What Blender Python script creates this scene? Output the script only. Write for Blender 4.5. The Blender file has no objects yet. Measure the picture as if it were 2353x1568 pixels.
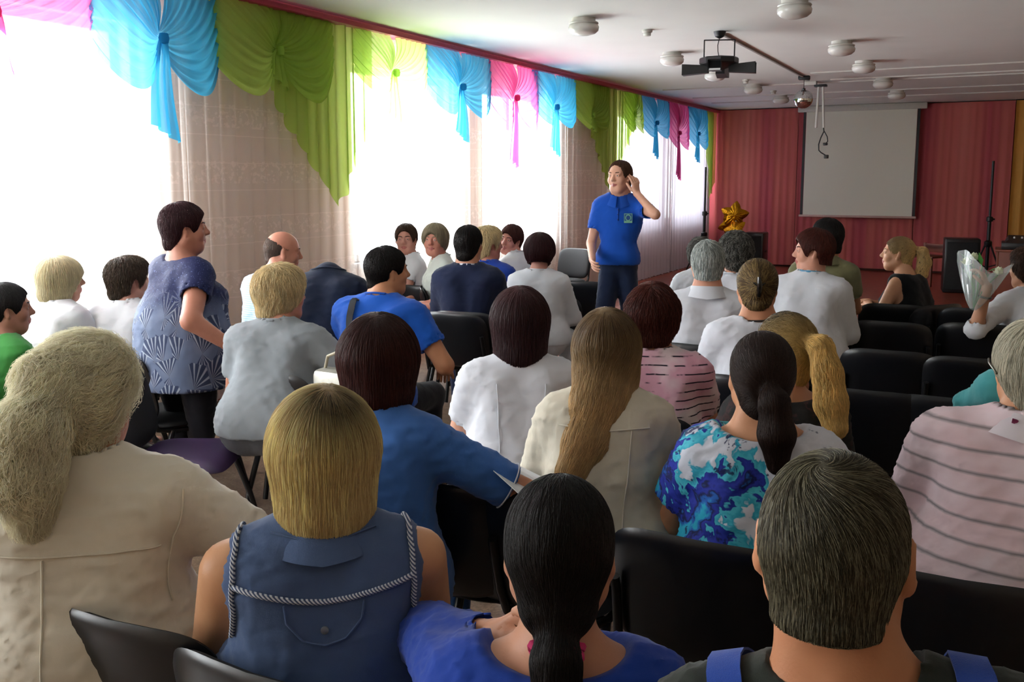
import bpy, math, random
import numpy as np
from math import pi, sin, cos, radians, atan2, sqrt

sc = bpy.context.scene
COL = sc.collection
# ------------------------------------------------------------------ camera
F_PX, CXP, CYP, CAM_H = 2100.0, 1176.5, 680.0, 1.62
PITCH = math.atan(268.0 / F_PX)
YAW = math.atan(1114.0 * cos(PITCH) / F_PX)
cam = bpy.data.cameras.new('camera')
cam.sensor_width = 36.0
cam.lens = 36.0 * F_PX / 2353.0
cam.shift_y = -(784.0 - CYP) / 2353.0
cam.clip_start = 0.05
camo = bpy.data.objects.new('camera', cam)
COL.objects.link(camo)
camo.location = (0, 0, CAM_H)
camo.rotation_euler = (pi / 2 - PITCH, 0, YAW)
sc.camera = camo
# ------------------------------------------------------------------ world, light, exposure
world = bpy.data.worlds.new('overcast_sky')
sc.world = world
world.use_nodes = True
bg = world.node_tree.nodes['Background']
bg.inputs[0].default_value = (0.94, 0.97, 1.0, 1)
bg.inputs[1].default_value = 26.0
sc.view_settings.view_transform = 'Standard'
sc.view_settings.look = 'None'
sc.view_settings.exposure = 0.4
sc.view_settings.gamma = 1.0
sc.view_settings.use_curve_mapping = False
sc.cycles.max_bounces = 8
sc.cycles.diffuse_bounces = 5
sc.cycles.glossy_bounces = 3
sc.cycles.transparent_max_bounces = 16
sc.cycles.sample_clamp_indirect = 6.0
sc.cycles.use_denoising = True

ROOM_X0, ROOM_X1, ROOM_Y0, ROOM_Y1, ROOM_H = -5.0, 3.7, -3.2, 17.5, 2.92
WINS = [(-2.2, -0.4), (0.0, 1.8), (2.35, 4.20), (6.50, 8.12), (8.80, 10.42), (12.85, 14.55), (15.05, 16.95)]
SILL, WTOP = 0.88, 2.62
for i, (a, b) in enumerate(WINS):          # sky portals in the window openings
    l = bpy.data.lights.new('window_portal', 'AREA')
    l.shape = 'RECTANGLE'; l.size = b - a; l.size_y = WTOP - SILL
    l.cycles.is_portal = True
    lo = bpy.data.objects.new('window_portal', l)
    COL.objects.link(lo)
    lo.location = (ROOM_X0 - 0.28, (a + b) / 2, (SILL + WTOP) / 2)
    lo.rotation_euler = (pi / 2, 0, -pi / 2)

# ------------------------------------------------------------------ pixel helper (gives a world point for a place in the room)
FW = np.array((-sin(YAW) * cos(PITCH), cos(YAW) * cos(PITCH), -sin(PITCH)))
RT = np.array((cos(YAW), sin(YAW), 0.0))
UP = np.cross(RT, FW)
CAMP = np.array((0, 0, CAM_H))
def ray(x, y): return FW + (x - CXP) / F_PX * RT - (y - CYP) / F_PX * UP
def at_depth(x, y, d): return CAMP + ray(x, y) * d
def at_plane(x, y, ax, v):
    r = ray(x, y)
    return CAMP + r * ((v - CAMP[ax]) / r[ax])

# ------------------------------------------------------------------ object helpers
def put(o, parent=None):
    COL.objects.link(o)
    if parent is not None: o.parent = parent
    return o
def empty(name, loc=(0, 0, 0), rz=0.0):
    o = bpy.data.objects.new(name, None); COL.objects.link(o)
    o.location = [float(v) for v in loc]; o.rotation_euler = (0, 0, rz); o.empty_display_size = 0.1
    return o
def tag(o, label, cat, group=None):
    o['label'] = label; o['category'] = cat
    if group: o['group'] = group
    return o
def mesh_obj(name, V, Fc, mats, parent=None, midx=None, smooth=True):
    """V (n,3) array; Fc: array (m,4)/(m,3) or list of tuples"""
    me = bpy.data.meshes.new(name)
    V = np.asarray(V, dtype=np.float32)
    if isinstance(Fc, np.ndarray):
        n, k = Fc.shape
        me.vertices.add(len(V)); me.vertices.foreach_set('co', V.ravel())
        me.loops.add(n * k); me.loops.foreach_set('vertex_index', Fc.astype(np.int32).ravel())
        me.polygons.add(n); me.polygons.foreach_set('loop_start', np.arange(0, n * k, k, dtype=np.int32))
        me.polygons.foreach_set('loop_total', np.full(n, k, dtype=np.int32))
    else:
        me.from_pydata([tuple(map(float, v)) for v in V], [], [tuple(int(i) for i in f) for f in Fc])
    if not isinstance(mats, (list, tuple)): mats = [mats]
    for m in mats: me.materials.append(m)
    if midx is not None: me.polygons.foreach_set('material_index', np.asarray(midx, dtype=np.int32))
    me.update(calc_edges=True)
    me.polygons.foreach_set('use_smooth', np.full(len(me.polygons), bool(smooth)))
    o = bpy.data.objects.new(name, me)
    return put(o, parent)
class MB:
    """collects simple shapes into one mesh"""
    def __init__(s): s.v = []; s.f = []; s.m = []; s.mi = 0
    def add(s, V, Fc):
        b = len(s.v); s.v += [tuple(map(float, p)) for p in V]
        for f in Fc: s.f.append(tuple(int(i) + b for i in f)); s.m.append(s.mi)
        return s
    def box(s, lo, hi):
        x0, y0, z0 = lo; x1, y1, z1 = hi
        return s.add([(x0,y0,z0),(x1,y0,z0),(x1,y1,z0),(x0,y1,z0),(x0,y0,z1),(x1,y0,z1),(x1,y1,z1),(x0,y1,z1)],
                     [(0,3,2,1),(4,5,6,7),(0,1,5,4),(1,2,6,5),(2,3,7,6),(3,0,4,7)])
    def rbox(s, lo, hi, r):          # box with chamfered edges
        import itertools
        x = (lo[0], hi[0]); y = (lo[1], hi[1]); z = (lo[2], hi[2])
        bm = __import__('bmesh').new()
        vs = [bm.verts.new((x[i], y[j], z[k])) for k in (0, 1) for j in (0, 1) for i in (0, 1)]
        for f in [(0,2,3,1),(4,5,7,6),(0,1,5,4),(1,3,7,5),(3,2,6,7),(2,0,4,6)]: bm.faces.new([vs[i] for i in f])
        __import__('bmesh').ops.bevel(bm, geom=list(bm.edges), offset=r, segments=2, affect='EDGES', profile=0.5)
        bm.verts.index_update()
        s.add([v.co[:] for v in bm.verts], [[v.index for v in f.verts] for f in bm.faces]); bm.free()
        return s
    def tube(s, pts, r, n=8, cap=True):
        V, Fq = tube(pts, r, n, cap)
        return s.add(V, Fq)
    def lathe(s, prof, c=(0,0,0), n=24, axis='z'):
        V = []; Fq = []
        for (r, z) in prof:
            for i in range(n):
                a = 2*pi*i/n; p = (r*cos(a), r*sin(a), z)
                if axis == 'x': p = (z, r*cos(a), r*sin(a))
                if axis == 'y': p = (r*sin(a), z, r*cos(a))
                V.append((p[0]+c[0], p[1]+c[1], p[2]+c[2]))
        for j in range(len(prof)-1):
            for i in range(n):
                k = (i+1) % n
                Fq.append((j*n+i, j*n+k, (j+1)*n+k, (j+1)*n+i))
        Fq.append(tuple(range(n))[::-1]); Fq.append(tuple((len(prof)-1)*n+i for i in range(n)))
        return s.add(V, Fq)
    def build(s, name, mats, parent=None, smooth=True, auto=True):
        o = mesh_obj(name, s.v, s.f, mats, parent, s.m, smooth)
        if smooth and auto: o.data.set_sharp_from_angle(angle=radians(40))
        return o
def tube(pts, r, n=8, cap=True):
    pts = [np.array(p, float) for p in pts]; m = len(pts)
    if not hasattr(r, '__len__'): r = [r]*m
    V = []; Fq = []; ref = None
    for i, p in enumerate(pts):
        t = pts[min(i+1, m-1)] - pts[max(i-1, 0)]; t = t/(np.linalg.norm(t)+1e-9)
        if ref is None:
            ref = np.cross(t, (0,0,1.0)); 
            if np.linalg.norm(ref) < .2: ref = np.cross(t, (1.0,0,0))
        ref = ref - t*np.dot(ref, t); ref /= np.linalg.norm(ref)+1e-9
        b = np.cross(t, ref)
        for k in range(n):
            a = 2*pi*k/n; V.append(p + r[i]*(cos(a)*ref + sin(a)*b))
    for i in range(m-1):
        for k in range(n):
            q = (k+1) % n
            Fq.append((i*n+k, i*n+q, (i+1)*n+q, (i+1)*n+k))
    if cap: Fq.append(tuple(range(n))[::-1]); Fq.append(tuple((m-1)*n+k for k in range(n)))
    return V, Fq
def copy_tree(o, parent=None):
    c = o.copy(); COL.objects.link(c)
    if parent is not None: c.parent = parent
    for ch in list(o.children): copy_tree(ch, c)
    return c

# ------------------------------------------------------------------ materials
def lin(c):
    if isinstance(c, str):
        c = [int(c[i:i+2], 16)/255 for i in (0, 2, 4)]
        c = [v/12.92 if v <= .04045 else ((v+.055)/1.055)**2.4 for v in c]
    return (*c[:3], 1.0)
class NT:
    def __init__(s, name):
        s.m = bpy.data.materials.new(name); s.m.use_nodes = True; s.t = s.m.node_tree
        s.out = s.t.nodes['Material Output']; s.b = s.t.nodes['Principled BSDF']
    def n(s, typ, **kw):
        nd = s.t.nodes.new(typ)
        for k, v in kw.items():
            if k.startswith('i_'): 
                key = k[2:]; key = int(key) if key.isdigit() else key.replace('_', ' ')
                if hasattr(v, 'is_linked') or hasattr(v, 'links'): s.t.links.new(v, nd.inputs[key])
                else: nd.inputs[key].default_value = v
            else: setattr(nd, k, v)
        return nd
    def l(s, a, b): s.t.links.new(a, b)
    def math(s, op, a, b=None, c=None):
        nd = s.t.nodes.new('ShaderNodeMath'); nd.operation = op
        for i, v in enumerate((a, b, c)):
            if v is None: continue
            if isinstance(v, (int, float)): nd.inputs[i].default_value = v
            else: s.l(v, nd.inputs[i])
        return nd.outputs[0]
    def ramp(s, fac, stops, interp='LINEAR'):
        nd = s.t.nodes.new('ShaderNodeValToRGB'); r = nd.color_ramp; r.interpolation = interp
        while len(r.elements) < len(stops): r.elements.new(0.5)
        for e, (p, c) in zip(r.elements, stops): e.position = p; e.color = lin(c)
        s.l(fac, nd.inputs[0]); return nd.outputs[0]
    def mix(s, fac, a, b, blend='MIX'):
        nd = s.t.nodes.new('ShaderNodeMix'); nd.data_type = 'RGBA'; nd.blend_type = blend
        for i, v in ((0, fac), (6, a), (7, b)):
            if isinstance(v, (int, float)): nd.inputs[i].default_value = v
            elif isinstance(v, (str, tuple, list)): nd.inputs[i].default_value = lin(v)
            else: s.l(v, nd.inputs[i])
        return nd.outputs[2]
    def obj(s): return s.n('ShaderNodeTexCoord').outputs['Object']
    def xyz(s, v=None):
        nd = s.n('ShaderNodeSeparateXYZ'); s.l(v if v is not None else s.obj(), nd.inputs[0]); return nd.outputs
    def noise(s, scale, detail=3, vec=None, rough=.5, out=0):
        nd = s.n('ShaderNodeTexNoise', i_Scale=scale, i_Detail=detail, i_Roughness=rough)
        s.l(vec if vec is not None else s.obj(), nd.inputs['Vector']); return nd.outputs[out]
    def map(s, scale=(1,1,1), loc=(0,0,0), rot=(0,0,0), vec=None):
        nd = s.n('ShaderNodeMapping'); nd.inputs['Scale'].default_value = scale; nd.inputs['Location'].default_value = loc; nd.inputs['Rotation'].default_value = rot
        s.l(vec if vec is not None else s.obj(), nd.inputs[0]); return nd.outputs[0]
    def bump(s, h, strength=.3, dist=.01):
        nd = s.n('ShaderNodeBump'); nd.inputs['Strength'].default_value = strength; nd.inputs['Distance'].default_value = dist
        s.l(h, nd.inputs['Height']); s.l(nd.outputs[0], s.b.inputs['Normal']); return nd
    def base(s, c):
        if isinstance(c, (str, tuple, list)): s.b.inputs['Base Color'].default_value = lin(c)
        else: s.l(c, s.b.inputs['Base Color'])
    def set(s, **kw):
        for k, v in kw.items(): s.b.inputs[k.replace('_', ' ')].default_value = v
        return s
MC = {}
def plain(name, c, rough=.5, metal=0.0, spec=.5, vary=.06, vs=30, bump=0.0, bs=200, bd=.002):
    if name in MC: return MC[name]
    t = NT(name)
    c0 = lin(c)
    f = t.noise(vs, 4)
    col = t.mix(f, tuple(v*(1-vary*1.5) for v in c0[:3]), tuple(min(1, v*(1+vary*1.5)) for v in c0[:3]))
    t.base(col); t.set(Roughness=rough, Metallic=metal, Specular_IOR_Level=spec)
    if bump: t.bump(t.noise(bs, 2), bump, bd)
    MC[name] = t.m
    return t.m
def cloth(name, c, c2=None, rough=.85, weave=.25, wr=.5, sheen=.15):
    if name in MC: return MC[name]
    t = NT(name)
    col = c
    f = t.noise(9, 4)
    c0 = lin(c); c1 = lin(c2) if c2 else tuple(v*.86 for v in c0[:3])
    t.base(t.mix(f, c1, c0))
    t.set(Roughness=rough, Specular_IOR_Level=.2, Sheen_Weight=sheen)
    wv = t.noise(700, 1)
    w2 = t.noise(14, 3, vec=t.map((1, 1, .5)))
    h = t.math('ADD', t.math('MULTIPLY', wv, .12*weave), t.math('MULTIPLY', w2, wr))
    t.bump(h, .6, .012)
    MC[name] = t.m
    return t.m
def skin(name, c='d9a184'):
    if name in MC: return MC[name]
    t = NT(name)
    c0 = lin(c)
    f = t.noise(25, 4)
    t.base(t.mix(f, (c0[0]*.93, c0[1]*.82, c0[2]*.78), (min(1, c0[0]*1.04), c0[1]*1.06, c0[2]*1.06)))
    t.set(Roughness=.5, Specular_IOR_Level=.35, Subsurface_Weight=.0)
    t.bump(t.noise(260, 3), .15, .002)
    MC[name] = t.m
    return t.m
def hairmat(name, c, roots=None, grey=None, rough=.5, crown=(0, -.03, .13), rr=.07, var=.35):
    """returns (base material, strand material); crown given in person-local metres relative to the 'crown' attribute"""
    if name in MC: return MC[name]
    t = NT(name + '_base'); c0 = lin(c)
    st = t.noise(60, 3, vec=t.map((1, 1, .25)))
    cb = c0[:3] if not roots else tuple(.35*a+.65*b for a, b in zip(c0[:3], lin(roots)[:3]))
    t.base(t.mix(st, tuple(v*.45 for v in cb), tuple(v*.85 for v in cb)))
    t.set(Roughness=.6, Specular_IOR_Level=.25); t.bump(st, .6, .01)
    s = NT(name + '_strand')
    hi = s.n('ShaderNodeHairInfo')
    dark = tuple(v*(1-var) for v in c0[:3]); light = tuple(min(1, v*(1+var)) for v in c0[:3])
    col = s.mix(hi.outputs['Random'], dark, light)
    cl = s.noise(28, 2, vec=s.map((1, 1, .3)))
    col = s.mix(s.ramp(cl, [(.35, (0, 0, 0)), (.65, (1, 1, 1))]), s.mix(.5, col, tuple(v*.6 for v in c0[:3])), col)
    if grey:
        col = s.mix(s.math('GREATER_THAN', s.n('ShaderNodeHairInfo').outputs['Random'], .6), col, grey)
    if roots:
        at = s.n('ShaderNodeAttribute'); at.attribute_name = 'crown'
        f = s.ramp(at.outputs['Fac'], [(.30, (1, 1, 1)), (1.0, (0, 0, 0))])
        col = s.mix(s.math('MULTIPLY', f, s.math('ADD', .65, s.math('MULTIPLY', hi.outputs['Random'], .35))), col, roots)
    s.base(col); s.set(Roughness=rough, Specular_IOR_Level=.28)
    tb = s.n('ShaderNodeBsdfTranslucent'); s.l(col, tb.inputs[0]); ms = s.n('ShaderNodeMixShader', i_0=.3); s.l(s.b.outputs[0], ms.inputs[1]); s.l(tb.outputs[0], ms.inputs[2]); s.l(ms.outputs[0], s.out.inputs[0])
    MC[name] = (t.m, s.m)
    return MC[name]
# ------------------------------------------------------------------ signed-distance modelling (smooth bodies, clothes, hair)
def nrm(v):
    v = np.asarray(v, float); return v/(np.linalg.norm(v)+1e-12)
def rotm(yaw=0, pitch=0, roll=0):
    """columns = local x (right), y (forward), z (up). pitch>0 leans forward, roll>0 leans to the right, yaw>0 turns left"""
    cy, sy = cos(yaw), sin(yaw); Rz = np.array([[cy,-sy,0],[sy,cy,0],[0,0,1]])
    cp, sp = cos(-pitch), sin(-pitch); Rx = np.array([[1,0,0],[0,cp,-sp],[0,sp,cp]])
    cr, sr = cos(roll), sin(roll); Ry = np.array([[cr,0,sr],[0,1,0],[-sr,0,cr]])
    return Rz @ Rx @ Ry
class Frame:
    def __init__(s, R=None, t=(0,0,0)): s.R = np.eye(3) if R is None else R; s.t = np.array(t, float)
    def p(s, v): return s.R @ np.array(v, float) + s.t
    def v(s, v): return s.R @ np.array(v, float)
    def P(s, A): return np.asarray(A) @ s.R.T + s.t
    def inv(s, A): return (np.asarray(A) - s.t) @ s.R
ID = Frame()
def cap(a, b, ra, rb=None, flat=None, fs=1.0, end=False, fr=ID, off=0.0):
    a = fr.p(a); b = fr.p(b); rb = ra if rb is None else rb; ra += off; rb += off
    n = nrm(fr.v(flat)) if flat is not None else None
    R = max(ra, rb)
    lo = np.minimum(a, b) - R; hi = np.maximum(a, b) + R
    ab = b - a
    if n is not None: ab = ab + (fs-1)*np.dot(ab, n)*n
    L2 = float(ab @ ab) + 1e-12; L = sqrt(L2)
    def d(x, y, z):
        px = x-a[0]; py = y-a[1]; pz = z-a[2]
        if n is not None:
            dn = (px*n[0]+py*n[1]+pz*n[2])*(fs-1); px = px+dn*n[0]; py = py+dn*n[1]; pz = pz+dn*n[2]
        t = (px*ab[0]+py*ab[1]+pz*ab[2])/L2; tc = np.clip(t, 0, 1)
        px = px-tc*ab[0]; py = py-tc*ab[1]; pz = pz-tc*ab[2]
        r = np.sqrt(px*px+py*py+pz*pz) - (ra+(rb-ra)*tc)
        if end: r = np.maximum(r, (t-1)*L)
        return r
    return d, lo, hi
def ell(c, r, fr=ID, R=None, off=0.0):
    c = fr.p(c); M = fr.R if R is None else fr.R @ R
    r = np.array(r, float) + off; m = max(r)
    def d(x, y, z):
        px = x-c[0]; py = y-c[1]; pz = z-c[2]
        u = (px*M[0,0]+py*M[1,0]+pz*M[2,0]); v = (px*M[0,1]+py*M[1,1]+pz*M[2,1]); w = (px*M[0,2]+py*M[1,2]+pz*M[2,2])
        k0 = np.sqrt((u/r[0])**2+(v/r[1])**2+(w/r[2])**2)
        k1 = np.sqrt((u/r[0]**2)**2+(v/r[1]**2)**2+(w/r[2]**2)**2)
        return k0*(k0-1)/(k1+1e-6)
    e = np.sqrt(((M*r)**2).sum(1))
    return d, c-e, c+e
class Field:
    def __init__(s): s.ops = []; s.lo = np.full(3, 9.); s.hi = np.full(3, -9.)
    def add(s, pr, k=.02):
        s.ops.append(('u', pr, k)); s.lo = np.minimum(s.lo, pr[1]); s.hi = np.maximum(s.hi, pr[2]); return s
    def sub(s, pr, k=.006): s.ops.append(('s', pr, k)); return s
    def keep(s, pr): s.ops.append(('i', pr, 0)); return s
    def cut(s, n, p): n = nrm(n); s.ops.append(('c', (n, float(n @ np.asarray(p, float))), 0)); return s   # keeps the side where n.x < n.p
    def val(s, P):
        x, y, z = P[:, 0], P[:, 1], P[:, 2]; Fv = np.full(len(P), .5, np.float32)
        for op, pr, k in s.ops: Fv = s._ap(Fv, op, pr, k, x, y, z)
        return Fv
    def _ap(s, Fv, op, pr, k, x, y, z):
        if op == 'c': return np.maximum(Fv, x*pr[0][0]+y*pr[0][1]+z*pr[0][2]-pr[1])
        d = pr[0](x, y, z)
        if op == 'i': return np.maximum(Fv, d)
        if op == 'u':
            if k <= 0: return np.minimum(Fv, d)
            h = np.maximum(k-np.abs(Fv-d), 0)/k; return np.minimum(Fv, d) - h*h*k*.25
        d = -d; h = np.maximum(k-np.abs(Fv-d), 0)/k if k > 0 else 0
        return np.maximum(Fv, d) + h*h*k*.25
    def grad(s, P, e=.002):
        g = np.zeros_like(P)
        for k in ((1,1,1),(1,-1,-1),(-1,1,-1),(-1,-1,1)):
            k = np.array(k, float); g += k*s.val(P+e*k)[:, None]
        return g/(np.linalg.norm(g, axis=1, keepdims=True)+1e-9)
    def project(s, P, off=0.0, it=4):
        P = np.array(P, float)
        for _ in range(it):
            d = s.val(P)-off; P = P - np.clip(d, -.03, .03)[:, None]*s.grad(P)*.9
        return P
    def mesh(s, h, lo=None, hi=None, mg=.06):
        lo = s.lo-2.5*h if lo is None else np.maximum(np.array(lo, float), s.lo-2.5*h); hi = s.hi+2.5*h if hi is None else np.minimum(np.array(hi, float), s.hi+2.5*h)
        ax = [np.arange(lo[i], hi[i]+h, h, dtype=np.float32) for i in range(3)]
        G = np.full([len(a) for a in ax], .5, np.float32)
        X, Y, Z = ax[0][:, None, None], ax[1][None, :, None], ax[2][None, None, :]
        for op, pr, k in s.ops:
            if op in 'ci': G = s._ap(G, op, pr, k, X, Y, Z); continue
            m = mg + k*.5
            i0 = [max(0, int((pr[1][i]-m-lo[i])/h)) for i in range(3)]; i1 = [min(len(ax[i]), int((pr[2][i]+m-lo[i])/h)+2) for i in range(3)]
            if any(i1[i] <= i0[i] for i in range(3)): continue
            sl = tuple(slice(i0[i], i1[i]) for i in range(3))
            G[sl] = s._ap(G[sl], op, pr, k, X[sl[0]], Y[:, sl[1]], Z[:, :, sl[2]])
        return nets(G, lo, h)
EDGES = [((0,0,0),(1,0,0)),((0,1,0),(1,1,0)),((0,0,1),(1,0,1)),((0,1,1),(1,1,1)),((0,0,0),(0,1,0)),((1,0,0),(1,1,0)),
         ((0,0,1),(0,1,1)),((1,0,1),(1,1,1)),((0,0,0),(0,0,1)),((1,0,0),(1,0,1)),((0,1,0),(0,1,1)),((1,1,0),(1,1,1))]
def nets(G, lo, h):
    S = G < 0
    c = sum(S[a:S.shape[0]-1+a, b:S.shape[1]-1+b, d:S.shape[2]-1+d].astype(np.int8) for a in (0,1) for b in (0,1) for d in (0,1))
    act = (c > 0) & (c < 8)
    idx = np.argwhere(act); n = len(idx)
    if n == 0: return np.zeros((0, 3)), np.zeros((0, 4), int)
    vid = np.full(act.shape, -1, np.int32); vid[act] = np.arange(n)
    i, j, k = idx.T; acc = np.zeros((n, 3)); cnt = np.zeros(n)
    for a, b in EDGES:
        fa = G[i+a[0], j+a[1], k+a[2]]; fb = G[i+b[0], j+b[1], k+b[2]]
        m = (fa < 0) != (fb < 0); t = np.where(m, fa/np.where(m, fa-fb, 1), 0)
        pos = np.array(a)[None] + t[:, None]*(np.array(b)-np.array(a))[None]
        acc[m] += pos[m]; cnt += m
    V = (idx + acc/cnt[:, None])*h + np.asarray(lo)
    Q = []
    for axn in range(3):
        A = np.moveaxis(S, axn, 0); df = A[:-1] != A[1:]
        df[:, 0, :] = False; df[:, :, 0] = False; df[:, -1, :] = False; df[:, :, -1] = False
        p = np.argwhere(df)
        if not len(p): continue
        ins = A[p[:, 0], p[:, 1], p[:, 2]]
        Vm = np.moveaxis(vid, axn, 0)
        a, b, c_ = p.T
        q = np.stack([Vm[a, b-1, c_-1], Vm[a, b, c_-1], Vm[a, b, c_], Vm[a, b-1, c_]], 1)
        flip = ~ins if axn != 1 else ins
        q[flip] = q[flip][:, ::-1]
        Q.append(q)
    Q = np.concatenate(Q); Q = Q[(Q >= 0).all(1)]
    return V, Q
def vnormals(V, Q):
    a = V[Q[:, 0]]; b = V[Q[:, 1]]; c = V[Q[:, 2]]; d = V[Q[:, 3]]
    fn = np.cross(c-a, d-b); N = np.zeros_like(V)
    for k in range(4): np.add.at(N, Q[:, k], fn)
    return N/(np.linalg.norm(N, axis=1, keepdims=True)+1e-12)
def folds(V, N, amp, scale, seed, stretch=(1, 1, 1), ridge=True):
    rs = np.random.RandomState(seed); s = np.zeros(len(V)); P = V*np.array(stretch)
    for q in range(4):
        d = rs.normal(size=3); d /= np.linalg.norm(d); kk = d*2*pi/scale*rs.uniform(.6, 1.5)
        d2 = rs.normal(size=3)*2*pi/scale*.5
        w = np.sin(P @ kk + rs.uniform(0, 6) + 1.6*np.sin(P @ d2 + rs.uniform(0, 6)))
        s += (1.7*(1-np.abs(w))**3-.45) if ridge else w
    return V + N*(amp*s/4)[:, None]
def relax(V, Q, it=2, lam=.5):
    n = len(V)
    for _ in range(it):
        A = np.zeros_like(V); c = np.zeros(n)
        for k in range(4):
            a = Q[:, k]; b = Q[:, (k+1) % 4]
            np.add.at(A, a, V[b]); np.add.at(c, a, 1); np.add.at(A, b, V[a]); np.add.at(c, b, 1)
        V = V + lam*(A/np.maximum(c, 1)[:, None]-V)
    return V
# ------------------------------------------------------------------ people
M_LIPS = lambda: plain('lips', 'a8605a', .45)
M_EYE = lambda: plain('eye_white', 'd8d4cc', .3)
M_IRIS = lambda: plain('iris', '2c2018', .2)
def uvs(c, r, n=10):
    V = []; Q = []
    for j in range(n+1):
        a = pi*j/n
        for i in range(n*2):
            b = pi*i/n; V.append((c[0]+r*sin(a)*cos(b), c[1]+r*sin(a)*sin(b), c[2]+r*cos(a)))
    for j in range(n):
        for i in range(n*2):
            k = (i+1) % (n*2); Q.append((j*2*n+i, (j+1)*2*n+i, (j+1)*2*n+k, j*2*n+k))
    return np.array(V), np.array(Q)
def head_field(F, H, fem=True, fat=0.0, smile=0.0, ear=1.0):
    f = .97 if fem else 1.0
    F.add(ell((0,-.012,.034),(.076*f,.095,.086), H), .02)
    F.add(ell((0,.028,-.030),(.060+fat*.02,.062,.080), H), .03)
    F.add(cap((-.016,.052,-.092),(.016,.052,-.092), .022+fat*.01, fr=H), .03)
    for s in (-1, 1):
        F.add(cap((s*.052,.0,-.045),(s*.030,.045,-.080), .022+fat*.012, .018, fr=H), .03)   # jaw
        F.add(ell((s*.040,.058,-.022),(.024+fat*.006,.022,.024), H), .02)                    # cheek
        F.add(cap((s*.016,.080,.029),(s*.042,.070,.031), .010 if not fem else .007, fr=H), .015)
    F.add(cap((0,.080,.022),(0,.100,-.014), .008, .011, fr=H), .014)
    F.add(ell((0,.101,-.019),(.0115,.012,.0095), H), .010)
    for s in (-1, 1):
        F.add(ell((s*.012,.092,-.023),(.0075,.009,.007), H), .008)
        F.sub(ell((s*.031,.094,.010),(.016,.014,.010), H), .014)
        F.add(ell((s*.031,.0765,.010),(.0150,.0130,.0120), H), .006)
        F.sub(ell((s*.031,.0915,.0095),(.0122,.0090,.0052), H), .001)
    F.add(cap((-.018-.007*smile,.077-.005*smile,-.0510+.004*smile),(0,.0850,-.0505), .0055-.002*smile, .0070-.002*smile, fr=H), .008)
    F.add(cap((.018+.007*smile,.077-.005*smile,-.0510+.004*smile),(0,.0850,-.0505), .0055-.002*smile, .0070-.002*smile, fr=H), .008)
    F.add(cap((-.015,.075,-.0610),(0,.0815,-.0620), .0055, .0075, fr=H), .008)
    F.add(cap((.015,.075,-.0610),(0,.0815,-.0620), .0055, .0075, fr=H), .008)
    F.sub(cap((-.022-.004*smile,.078,-.0555+.002*smile),(.022+.004*smile,.078,-.0555+.002*smile), .0030, fr=H), .004)
    for s in (-1, 1):                                                                         # ears
        Re = rotm(s*radians(-22), radians(-10), 0)
        F.add(ell((s*(.080+.020*(ear-1)),-.006,.000),(.0065*ear,.0165*ear,.029*ear), H, Re), .008)
        F.add(ell((s*.077,.001,-.024),(.006,.009,.010), H, Re), .008)
        F.sub(ell((s*.092,.004,.004),(.009,.010,.018), H, Re), .006)
def hand(F, W, d, n, side, curl=.5, sc_=1.0, spread=1.0, curls=None):
    """W wrist, d towards the fingertips, n direction the palm faces, side: +1 right hand / -1 left hand"""
    d = nrm(d); n = nrm(np.asarray(n)-d*np.dot(n, d)); s = np.cross(d, n)*(-side)      # towards the thumb
    W = np.array(W)
    for o in (.022, .004, -.018):
        F.add(cap(W+d*.01+s*o*.6, W+d*.078*sc_+s*o*sc_, .013, .0125, flat=n, fs=1.15), .016)
    F.add(cap(W+d*.015+s*.012, W+d*.045+s*.026+n*.006, .013, .012), .014)
    out = []
    for q, (o, L) in enumerate(((.027, .070), (.009, .079), (-.009, .073), (-.026, .057))):
        c = (curls[q] if curls else curl)*(1+.12*q)
        p = W+d*.072*sc_+s*o*sc_*1.0; a = .12; pts = [p]; 
        for seg, w in enumerate((.0, .45, .30, .25)):
            if seg == 0: pts.append(p+d*.008); continue
            a += c*(.75 if seg == 1 else 1.0)
            dd = cos(a)*d + sin(a)*n + s*o*spread*1.6
            pts.append(pts[-1]+nrm(dd)*L*w*sc_)
        pts.append(pts[-1]+nrm(pts[-1]-pts[-2])*.006)
        out.append(tube(pts, [.0085, .0092, .0086, .0078, .0068, .0025], 8, False))
    b = W+d*.022+s*.020+n*.004; t1 = nrm(d*.75+s*.75+n*.35); t2 = nrm(d*.95+s*.25+n*(.3+curl*.5))
    out.append(tube([b, b+t1*.030*sc_, b+t1*.030*sc_+t2*.030*sc_, b+t1*.030*sc_+t2*.052*sc_, b+t1*.030*sc_+t2*.057*sc_], [.012, .0115, .010, .0078, .003], 8, False))
    return out
def ik(S, T, l1, l2, pole):
    S = np.array(S, float); T = np.array(T, float); v = T-S; D = np.linalg.norm(v); m = (l1+l2)*.995
    if D > m: T = S+v/D*m; v = T-S; D = m
    u = v/D; a = (l1*l1-l2*l2+D*D)/(2*D); hh = sqrt(max(l1*l1-a*a, 0)); p = np.array(pole, float); p = nrm(p-u*np.dot(p, u))
    return S+u*a+p*hh, T

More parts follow.
